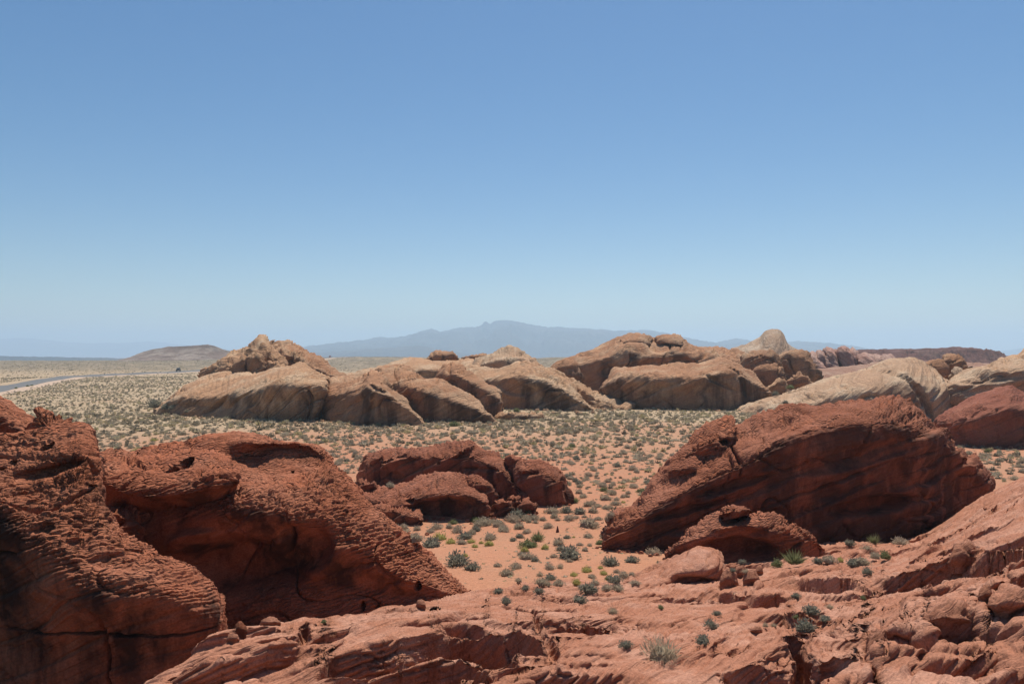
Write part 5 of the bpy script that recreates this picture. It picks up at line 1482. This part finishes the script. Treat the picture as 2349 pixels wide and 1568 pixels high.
# left part of the flat (from the second close-up)
def zl(px, py): return 783 + px / 3, 1045.3 + py / 3
for kind, px, py, w, lb in [
 ('sage', 430, 500, 60, None), ('sage', 520, 515, 60, None), ('sage', 610, 530, 60, None), ('sage', 650, 505, 90, None), ('sage', 740, 500, 60, None), ('sage', 800, 530, 90, None), ('dark', 850, 575, 90, None), ('dark', 930, 520, 60, None), ('sage', 900, 540, 60, None),
 ('sage', 500, 590, 100, None), ('dark', 615, 630, 110, 'dark shrub nearest the long brick-textured red rock on the left of the flat'), ('yellow', 680, 580, 100, 'yellow-green clump behind the dark shrub at the left of the flat'), ('yellow', 750, 605, 80, None), ('sage', 830, 610, 70, None), ('yellow', 890, 600, 60, None),
 ('yellow', 920, 630, 50, None), ('yellow', 960, 605, 40, None), ('sage', 1020, 580, 90, None), ('yellow', 1020, 620, 80, None), ('sage', 1110, 520, 80, None), ('yellow', 850, 695, 50, 'lone small yellow-green shrub on bare sand at the left of the flat'),
 ('dark', 785, 760, 160, 'sprawling grey shrub with twiggy left side on bare sand'), ('dark', 895, 790, 90, 'small grey shrub below the sprawling twiggy one'), ('sage', 985, 480, 110, None), ('sage', 940, 490, 70, None),
 ('green', 925, 460, 70, 'thin green bush against the egg-shaped red rock'), ('green', 770, 470, 60, 'small green bush in the shade left of the egg-shaped rock front'), ('sage', 335, 215, 60, 'grey shrub in the hollow behind the egg-shaped red rock'),
 ('sage', 1180, 450, 90, None), ('sage', 1280, 445, 80, None), ('sage', 1070, 490, 70, None),
 ('dark', 1080, 945, 60, 'small dark shrub growing on the slickrock beside the pink ledge'), ('dark', 1640, 1015, 90, 'low dark shrub in a joint of the smooth slickrock slope'), ('dark', 1130, 1015, 70, 'flat dark shrub in a groove under the slickrock lip'),
 ('dry', 1870, 1085, 70, 'small dried plant on the slickrock below the blunt block'), ('green', 2200, 1050, 40, 'tiny green plant in the shade under the blunt block'),
 ('dry', 2225, 1420, 250, 'largest dry grass clump, round and straw-grey, at the bottom right of centre'), ('dark', 1960, 1320, 80, 'dark low plant left of the large dry grass clump')]:
    x, y = zl(px, py)
    if lb: plant_px(kind, x, y, w / 3, lb)
    else: plant_px(kind, x, y, w / 3, *lab_c[kind])
def zr(px, py): return 1566 + px / 3, 1045.3 + py / 3
for kind, px, py, w, lb in [
 ('dark', 415, 740, 50, 'small dark shrub on the ledge right of the blunt block'), ('dark', 350, 795, 40, 'tiny shrub on sand between the blunt block and the arch rock'), ('dry', 440, 805, 50, 'small straw tuft beside the disc-shaped boulder'),
 ('green', 660, 760, 80, 'left green bush of the two in front of the arch rock foot'), ('airy', 790, 755, 150, 'tall open bright green bush in front of the arch rock foot'),
 ('dark', 940, 735, 60, 'dark end of the low shrub row under the huge dark face'), ('sage', 1020, 735, 110, 'silvery shrub in the middle of the low row under the huge dark face'), ('yellow', 1090, 730, 70, 'yellow-green shrub ending the low row under the huge dark face'),
 ('dark', 1155, 615, 60, 'small dark shrub right against the huge dark face'), ('airy', 1335, 610, 90, 'bright green spindly bush against the huge dark face'), ('sage', 1290, 660, 90, 'round brownish shrub below the spindly green bush'),
 ('sage', 1510, 605, 100, 'round grey shrub in the corner between huge face and slab'), ('sage', 1240, 750, 110, 'brownish shrub in the sand pocket, left of the green one'), ('dark', 1185, 755, 80, 'dark green shrub at the left rim of the sand pocket'),
 ('sage', 1340, 705, 80, 'silvery low shrub in the sand pocket'), ('green', 1405, 705, 80, 'yellowish green shrub at the right end of the sand pocket'), ('dark', 1280, 810, 70, 'sparse blue-grey shrub at the bottom of the sand pocket'),
 ('green', 1250, 985, 40, 'small upright green plant between the low ledges at right'), ('dry', 1020, 1050, 50, 'dry tuft on sand above the dark shrub at lower right'), ('dark', 905, 1090, 90, 'dark drooping shrub beside the rounded ledge end'),
 ('dry', 970, 1115, 40, 'tiny dry tuft between the two dark shrubs at lower right'), ('dark', 855, 1205, 120, 'dark twiggy shrub alone on the slickrock at lower right'), ('dark', 240, 1095, 50, 'small dark shrub on the slickrock slope below the blunt block'),
 ('green', 785, 1120, 40, 'small bright green tuft left of the drooping shrub'), ('dark', 150, 1300, 90, 'dark low shrub on bare slickrock right of the large dry clump'), ('dark', 195, 1190, 90, 'flat dark plant in a crack on the slickrock slope'),
 ('dry', 575, 1175, 40, 'small grey tuft, left of two above the twiggy shrub'), ('dry', 632, 1175, 40, 'small grey tuft, right of two above the twiggy shrub'), ('dark', 785, 975, 50, 'tiny bluish plant at the ledge foot right of the blunt block'), ('dark', 990, 1140, 60, 'flat blue-grey plant at the edge of the bare slab')]:
    x, y = zr(px, py)
    plant_px(kind, x, y, w / 3, lb)
plant_px('airy', 300, 1566, 18, 'small bright green plant in the dark gap at the bottom left')
plant_px('green', 742, 1428, 12, 'small green plant at the shaded foot of the long red rock')
plant_px('green', 1185, 1000 - 57, 14, 'bright green bush at the foot of the largest tan rock')
plant_px('green', 1040, 978, 20, 'olive bush at the foot of the long orange ridge')
plant_px('green', 1815, 890, 16, 'green bush in the boulder gap on the right')
plant_px('dark', 1780, 905, 14, 'dark bush in the boulder gap below the layered tan boulder')
plant_px('dark', 1803, 925, 12, 'dark bush at the upper edge of the red slope by the pale slab')
for k, (x, y, w) in enumerate([(352, 933, 30), (378, 937, 18), (395, 938, 16), (428, 945, 12)]):
    plant_px('dark', x, y, w, ['large dark bush at the left toe of the tan dome', 'second bush from the left at the toe of the tan dome', 'third bush from the left at the toe of the tan dome', 'smallest bush at the toe of the tan dome'][k])
for (x, y, w, lb) in [(37, 891, 11, 'dark round bush on the near edge of the road'), (63, 886, 10, 'left of two small bushes beside the road'), (73, 884, 9, 'right of two small bushes beside the road')]:
    d = (H) * F / (y - CY)
    p = W(x, y, d)
    plant('green', p[0], p[1], float(ground_z(p[0], p[1])) + .1, w * d / F, lb)

# tell look-alike plants apart by the nearest landmark, the side they are on and their order from it
LANDMARKS = [('the small dark marker', 1279, 1213), ('the dense dark green bush', 1213, 1240), ('the square red block', 1250, 1120), ('the egg-shaped red rock', 1030, 1150),
    ('the left toe of the huge rock', 1380, 1262), ('the long red ridge', 1000, 1040), ('the upper slope of the huge rock', 1540, 1060), ('the big red rock second from left', 700, 1010),
    ('the blunt pink block', 1560, 1320), ('the largest blue-green shrub', 1315, 1275), ('the foot of the long tan outcrop', 1560, 940), ('the foot of the largest tan rock', 1240, 950),
    ('the dark stained orange fin', 880, 985), ('the right tip of the huge rock', 2272, 1110), ('the far-right dark red outcrop', 2260, 1025)]
ORD = ['nearest', 'second nearest', 'third nearest', 'fourth nearest', 'fifth nearest', 'sixth nearest', 'seventh nearest', 'eighth nearest', 'ninth nearest', 'tenth nearest'] + ['%dth nearest' % n for n in range(11, 60)]
KN = {'sage': 'grey-green sagebrush', 'dark': 'dark blue-green shrub', 'yellow': 'yellow-green shrub', 'green': 'green bush', 'dry': 'straw-coloured clump', 'airy': 'thin open bush'}
def label_stones():
    for grp, word, lm in (('rubble stones below the middle red rocks', 'red stone', 'the foot of the square red block'), ('fallen stones below the tan dome', 'cream stone', 'the crevice right of the tan dome')):
        li = [o for o in sc.objects if o.get('group') == grp]
        dat = sorted(((float(PX(np.array(o.location))[0]), o) for o in li), key=lambda t: t[0])
        for k, (_, o) in enumerate(dat):
            o['label'] = 'loose %s at %s, %s from left' % (word, lm, ORDN(k + 1))
def ORDN(n):
    return '%d%s' % (n, 'th' if 10 <= n % 100 <= 20 else {1: 'st', 2: 'nd', 3: 'rd'}.get(n % 10, 'th'))

def label_shared():
    label_stones()
    groups = {}
    for o, kind, zone in SHARED:
        p = np.array(o.location)
        px, py = PX(p)
        best = min(LANDMARKS, key=lambda L: (L[1] - px) ** 2 + (2 * (L[2] - py)) ** 2)
        dx, dy = px - best[1], 2 * (py - best[2])
        side = ('right of' if dx > 0 else 'left of') if abs(dx) > abs(dy) else ('below' if dy > 0 else 'beyond')
        groups.setdefault((kind, best[0], side), []).append((math.hypot(dx, dy), o))
    for (kind, lm, side), li in groups.items():
        li.sort(key=lambda t: t[0])
        for k, (_, o) in enumerate(li):
            o['label'] = '%s %s %s, %s' % (KN[kind], side, lm, ORD[k])

def on_road(x, y, m):
    R_ = np.array(ROAD, dtype=float)
    out = np.full(x.shape, 1e9); sg = np.zeros(x.shape)
    for k in range(len(R_) - 1):
        a, b = R_[k], R_[k + 1]; L = np.linalg.norm(b - a); dv = (b - a) / L
        rx, ry = x - a[0], y - a[1]
        u = np.clip(rx * dv[0] + ry * dv[1], 0, L)
        dd = np.hypot(rx - u * dv[0], ry - u * dv[1])
        mm = dd < out
        out = np.where(mm, dd, out); sg = np.where(mm, np.sign(dv[1] * rx - dv[0] * ry), sg)
    return out * sg

# scattered shrubs over the whole flat
def scatter(n, y0, y1, seed, pw=2.0):
    r = np.random.default_rng(seed)
    y = (y0 ** pw + r.random(n) * (y1 ** pw - y0 ** pw)) ** (1 / pw)
    x = (r.random(n) * 2 - 1) * y * .70
    P = np.stack([x, y, 0 * x], -1)
    dens = .62 + .75 * fbm(P, 1 / 11., 3, 1.5) + .25 * sstep(60, 140, y)
    keep = r.random(n) < dens
    x, y = x[keep], y[keep]
    w = (.30 + .75 * r.random(len(x)) ** 2.1) * (1 - .12 * sstep(100, 250, y))
    return x, y, w

def thin(x, y, w, cell=1.0):
    """greedy spacing on a hash grid"""
    keep = []
    gridd = {}
    for (a, b, c) in PLACED:
        gridd.setdefault((int(a // 2), int(b // 2)), []).append((a, b, c))
    for k in range(len(x)):
        gx, gy = int(x[k] // 2), int(y[k] // 2)
        ok = True
        for i in (-1, 0, 1):
            for j in (-1, 0, 1):
                for (a, b, c) in gridd.get((gx + i, gy + j), ()):
                    if (a - x[k]) ** 2 + (b - y[k]) ** 2 < ((c + w[k]) * .39) ** 2:
                        ok = False; break
                if not ok: break
            if not ok: break
        if ok:
            keep.append(k); gridd.setdefault((gx, gy), []).append((x[k], y[k], w[k]))
    return np.array(keep, dtype=int)

def visible(x, y, z, w):
    P = np.stack([x, y, z + w * .45], -1)
    px, py = PX(P)
    xi = (px / 2).astype(int); yi = (py / 2).astype(int)
    ins = (xi >= 1) & (xi < ZW - 1) & (yi >= 1) & (yi < ZH - 1)
    v = np.zeros(len(x), bool)
    xi_, yi_ = xi[ins], yi[ins]
    zb = np.minimum.reduce([ZB[yi_, xi_], ZB[yi_ - 1, xi_], ZB[yi_, xi_ + 1], ZB[yi_ + 1, xi_]])
    v[ins] = y[ins] < zb + .5
    return v

x, y, w = scatter(21000, 36, 135, 77, 1.7)
z = ground_z(x, y)
px_, py_ = PX(np.stack([x, y, z], -1))
# the hand-placed near flat keeps its open sand
near_flat = (py_ > 1140) & (px_ > 880) & (px_ < 1480)
ok = visible(x, y, z, w) & ~near_flat & ((y > 62) | (px_ > 1320))
hid = ~visible(x, y, z, w) & (y > 34) & (np.abs(x) < y * .72)
xh, yh, wh = x[hid], y[hid], w[hid]; kh = thin(xh, yh, wh); xh, yh, wh = xh[kh][::2], yh[kh][::2], wh[kh][::2]
x, y, w = x[ok], y[ok], w[ok]
k = thin(x, y, w)
x, y, w = x[k], y[k], w[k]
order = np.argsort(y / w)
x, y, w = x[order], y[order], w[order]
n_ind = max(0, 300 - len(PLACED))
cnt = 0
for k in range(min(n_ind, len(x))):
    kd = RNG.random()
    kind = 'sage' if kd < .72 else ('dark' if kd < .88 else ('yellow' if kd < .93 else ('green' if kd < .97 else 'dry')))
    zone = 'right' if x[k] / y[k] > .45 else 'mid'
    nm = {'sage': 'grey-green sagebrush', 'dark': 'dark shrub', 'yellow': 'yellow-green shrub', 'green': 'green bush', 'dry': 'straw-coloured clump'}[kind]
    if zone == 'right':
        lb = nm + ' on the sand patch behind the huge dark-faced rock at right'; gp = nm + ' plants on the right sand patch'
    else:
        lb = nm + ' on the open scrub flat between the middle red rocks and the tan rocks'; gp = nm + ' plants on the middle scrub flat'
    SHARED.append((plant(kind, x[k], y[k], float(ground_z(x[k], y[k])) - .03, w[k], lb, gp), kind, zone))

label_shared()
def low_shrub(seed, n=26):
    r = np.random.default_rng(seed)
    ox, oy = .22 * math.cos(seed * 1.7), .22 * math.sin(seed * 1.7)
    V, Fc = [], []
    for a in range(3):
        for b in range(6):
            ph = a / 2.0 * math.pi / 2 * .92; th = b / 6 * 2 * math.pi + a
            rr = .33 * (.7 + .6 * r.random())
            V.append((math.cos(th) * math.cos(ph) * rr, math.sin(th) * math.cos(ph) * rr, math.sin(ph) * .30 * (.8 + .4 * r.random())))
    for a in range(2):
        for b in range(6):
            p_, q_ = a * 6 + b, a * 6 + (b + 1) % 6
            Fc += [(p_, q_, q_ + 6), (p_, q_ + 6, p_ + 6)]
    for k in range(n):
        th = r.random() * 6.28; cz = r.random() ** .7; sz = math.sqrt(1 - cz * cz)
        dv = np.array([math.cos(th) * sz, math.sin(th) * sz, cz * 1.05])
        b0 = dv * .22; t0 = dv * (.44 + .2 * r.random()) + r.normal(size=3) * .08 + [0, 0, .03]
        s_ = r.normal(size=3) * .065
        i = len(V)
        o2 = np.array([ox, oy, -.02]) * (1 if k % 3 == 0 else (-.8 if k % 3 == 1 else 0))
        V += [tuple(b0 - s_ + o2), tuple(b0 + s_ + o2), tuple(t0 + o2)]
        Fc.append((i, i + 1, i + 2))
    return np.array(V), np.array(Fc)

def joined(name, x, y, w, tpls, label, seed, hs=1.0):
    r = np.random.default_rng(seed)
    Vs, Fs, Ts, off = [], [], [], 0
    which = r.integers(len(tpls), size=len(x))
    z = ground_z(x, y) - .03
    for t, (V, Fc) in enumerate(tpls):
        m = which == t
        n = m.sum()
        if n == 0: continue
        a = r.random(n) * 6.28
        ca, sa = np.cos(a), np.sin(a)
        ww = w[m]
        wx = ww * (.8 + .5 * r.random(n)); wz = ww * hs * (.75 + .45 * r.random(n))
        X = (V[None, :, 0] * ca[:, None] - V[None, :, 1] * sa[:, None]) * wx[:, None] + x[m][:, None]
        Y = (V[None, :, 0] * sa[:, None] + V[None, :, 1] * ca[:, None]) * ww[:, None] + y[m][:, None]
        Z = V[None, :, 2] * wz[:, None] + z[m][:, None]
        Vs.append(np.stack([X, Y, Z], -1).reshape(-1, 3))
        Fs.append((Fc[None] + (np.arange(n) * len(V))[:, None, None] + off).reshape(-1, 3))
        tt = r.random(n)[:, None] * .95 + .08 * r.normal(size=(n, len(V)))
        Ts.append(np.clip(tt, 0, 1).ravel())
        off += n * len(V)
    Vs = np.concatenate(Vs); Fs = np.concatenate(Fs)
    TRI[0] += len(Fs)
    o = mesh_obj(name, Vs, Fs, M['scrub'], None, {'tint': np.concatenate(Ts)}, smooth=False)
    tag(o, label, None, None, 'stuff')
    return o

rl = np.random.default_rng(91)
n_ = 9000
yl = 30 + rl.random(n_) ** .8 * 70; xl = (rl.random(n_) * 2 - 1) * yl * .6
okl = visible(xl, yl, ground_z(xl, yl), 0 * xl)
xl, yl = xl[okl], yl[okl]
joined('ground_litter', xl, yl, .10 + .24 * rl.random(len(xl)) ** 2, [low_shrub(61, 10), low_shrub(62, 10)], 'tiny dry tufts and stones scattered on the near sand', 6, .7)
def rub_t(seed):
    r = np.random.default_rng(seed)
    V = []
    for zz, rr in ((-.1, .9), (.3, 1.0), (.62, .55)):
        for a in range(5):
            q = rr * (.75 + .5 * r.random()) * .5
            V.append((math.cos(a * 1.2566 + zz) * q, math.sin(a * 1.2566 + zz) * q, zz + .1 * r.random()))
    Fc = []
    for a in range(2):
        for b in range(5):
            p_, q_ = a * 5 + b, a * 5 + (b + 1) % 5
            Fc += [(p_, q_, q_ + 5), (p_, q_ + 5, p_ + 5)]
    Fc += [(10, 11, 12), (10, 12, 13), (10, 13, 14)]
    return np.array(V), np.array(Fc)
rub = [rub_t(s) for s in (1, 2, 3, 4)]
rr_ = np.random.default_rng(17)
for pre, mt, lbl in ((('red', 'varn', 'dark_red'), 'red_mid', 'small red stones fallen along the feet of the red rocks'), (('tan', 'orange'), 'tan', 'small tan stones fallen along the feet of the tan rocks')):
    X_, Y_, W_ = [], [], []
    for mn, ft in FEET:
        if not mn.startswith(pre): continue
        P_ = np.array([W(*p) for p in ft])
        L_ = np.linalg.norm(np.diff(P_[:, :2], axis=0), axis=1).sum()
        k_ = P_[:, 1].mean() / 45
        n_ = int(L_ * 14 / max(k_, .6))
        t_ = rr_.random(n_) * (len(P_) - 1); i_ = t_.astype(int); f_ = t_ - i_
        q_ = P_[i_] * (1 - f_)[:, None] + P_[np.minimum(i_ + 1, len(P_) - 1)] * f_[:, None]
        off_ = -np.abs(rr_.normal(size=n_)) ** 1.3 * .9 * max(k_, .7) ** .7 + .3
        X_.append(q_[:, 0] + rr_.normal(size=n_) * .15); Y_.append(q_[:, 1] + off_)
        W_.append((.05 + .30 * rr_.random(n_) ** 4) * max(k_, .7) ** .8)
    X_ = np.concatenate(X_); Y_ = np.concatenate(Y_); W_ = np.concatenate(W_)
    vis = visible(X_, Y_, ground_z(X_, Y_), W_)
    o = joined('rubble', X_[vis], Y_[vis], W_[vis], rub, lbl, 8, .75)
    o.data.materials.clear(); o.data.materials.append(M[mt])
mid_t = [low_shrub(s, 44) for s in (1, 2, 3)]
far_t = [low_shrub(s, 12) for s in (4, 5, 6)]
joined('scrub', np.concatenate([x[n_ind:], xh]), np.concatenate([y[n_ind:], yh]), np.concatenate([w[n_ind:], wh]), mid_t, 'grey-green desert scrub dotting the middle sand flat', 3)
x, y, w = scatter(60000, 135, 330, 78, 1.75)
z = ground_z(x, y)
rd = on_road(x, y, 0)
ok = visible(x, y, z, w) & ((rd > 6.5) | (rd < -11))
x, y, w = x[ok], y[ok], w[ok]; k = thin(x, y, w * .9)
joined('scrub', x[k], y[k], w[k] * 1.0, far_t, 'dense low desert scrub on the cream plain at left and behind the rocks', 4)
x, y, w = scatter(42000, 330, 900, 79, 1.5)
z = ground_z(x, y)
rd = on_road(x, y, 0)
ok = visible(x, y, z, w) & (np.abs(rd) > 7)
x, y, w = x[ok], y[ok], w[ok]
joined('scrub', x, y, w * 1.25, [low_shrub(7, 5), low_shrub(8, 5)], 'distant desert scrub thinning out to the brown hill', 5)
print('TRIANGLES', TRI[0], 'individual plants', len(PLACED), n_ind)

# =================================================================== CARS
def car(x, y, ang, paint, label):
    p = Vector((x, y, float(ground_z(x, y)) + .66))
    root = empty('parked_car' if False else 'car', p, label, 'car')
    root.rotation_euler = (0, 0, ang)
    def part(nm, prof, w, mat):
        n = len(prof)
        V = [(a, -w, b) for a, b in prof] + [(a, w, b) for a, b in prof]
        f = [(k, (k + 1) % n, n + (k + 1) % n, n + k) for k in range(n)]
        me = bpy.data.meshes.new(nm); me.from_pydata(V, [], f + [tuple(range(n))[::-1], tuple(range(n, 2 * n))]); me.update()
        me.materials.append(mat)
        o = bpy.data.objects.new(nm, me); C.objects.link(o); o.parent = root
        return o
    part('body', [(-2.3, .35), (-2.3, .85), (-1.2, 1.0), (1.9, 1.02), (2.3, .9), (2.3, .35)], .92, paint)
    part('cabin', [(-1.1, 1.0), (-.45, 1.52), (1.3, 1.55), (1.95, 1.02)], .78, M['glass'])
    part('roof', [(-.5, 1.5), (-.35, 1.60), (1.2, 1.62), (1.35, 1.5)], .8, paint)
    for sx in (-1.4, 1.4):
        for sy in (-.86, .86):
            q = [(sx + .36 * math.cos(a), .36 + .36 * math.sin(a)) for a in np.linspace(0, 2 * math.pi, 14)[:-1]]
            n = len(q)
            V = [(a, sy - .12, b) for a, b in q] + [(a, sy + .12, b) for a, b in q]
            f = [(k, (k + 1) % n, n + (k + 1) % n, n + k) for k in range(n)] + [tuple(range(n))[::-1], tuple(range(n, 2 * n))]
            me = bpy.data.meshes.new('wheel'); me.from_pydata(V, [], f); me.materials.append(M['tyre'])
            o = bpy.data.objects.new('wheel', me); C.objects.link(o); o.parent = root
car(-171, 408, math.radians(105), M['black'], 'black car on the road beyond the scrub at left')
car(-176, 770, math.radians(95), M['redcar'], 'tiny red car on the far road just right of the tan peak')

# =================================================================== HAZE
def haze():
    x0, x1, y0, y1, z0, z1 = -15500, 15500, -400, 15000, -66, 330
    V = np.array([(a, b, c) for a in (x0, x1) for b in (y0, y1) for c in (z0, z1)], dtype=float)
    f = np.array([(0, 1, 3, 2), (4, 6, 7, 5), (0, 4, 5, 1), (2, 3, 7, 6), (0, 2, 6, 4), (1, 5, 7, 3)])
    m = bpy.data.materials.new('thin_blue_haze'); m.use_nodes = True
    nt = m.node_tree; nt.nodes.clear()
    out = nt.nodes.new('ShaderNodeOutputMaterial'); pv = nt.nodes.new('ShaderNodeVolumePrincipled')
    pv.inputs['Color'].default_value = HAZE_COLOR
    pv.inputs['Density'].default_value = HAZE_DENSITY
    pv.inputs['Anisotropy'].default_value = 0.35
    nt.links.new(pv.outputs[0], out.inputs['Volume'])
    o = mesh_obj('haze', V, f, m, smooth=False)
    tag(o, 'thin blue desert haze over the distance', None, None, 'stuff')
haze()
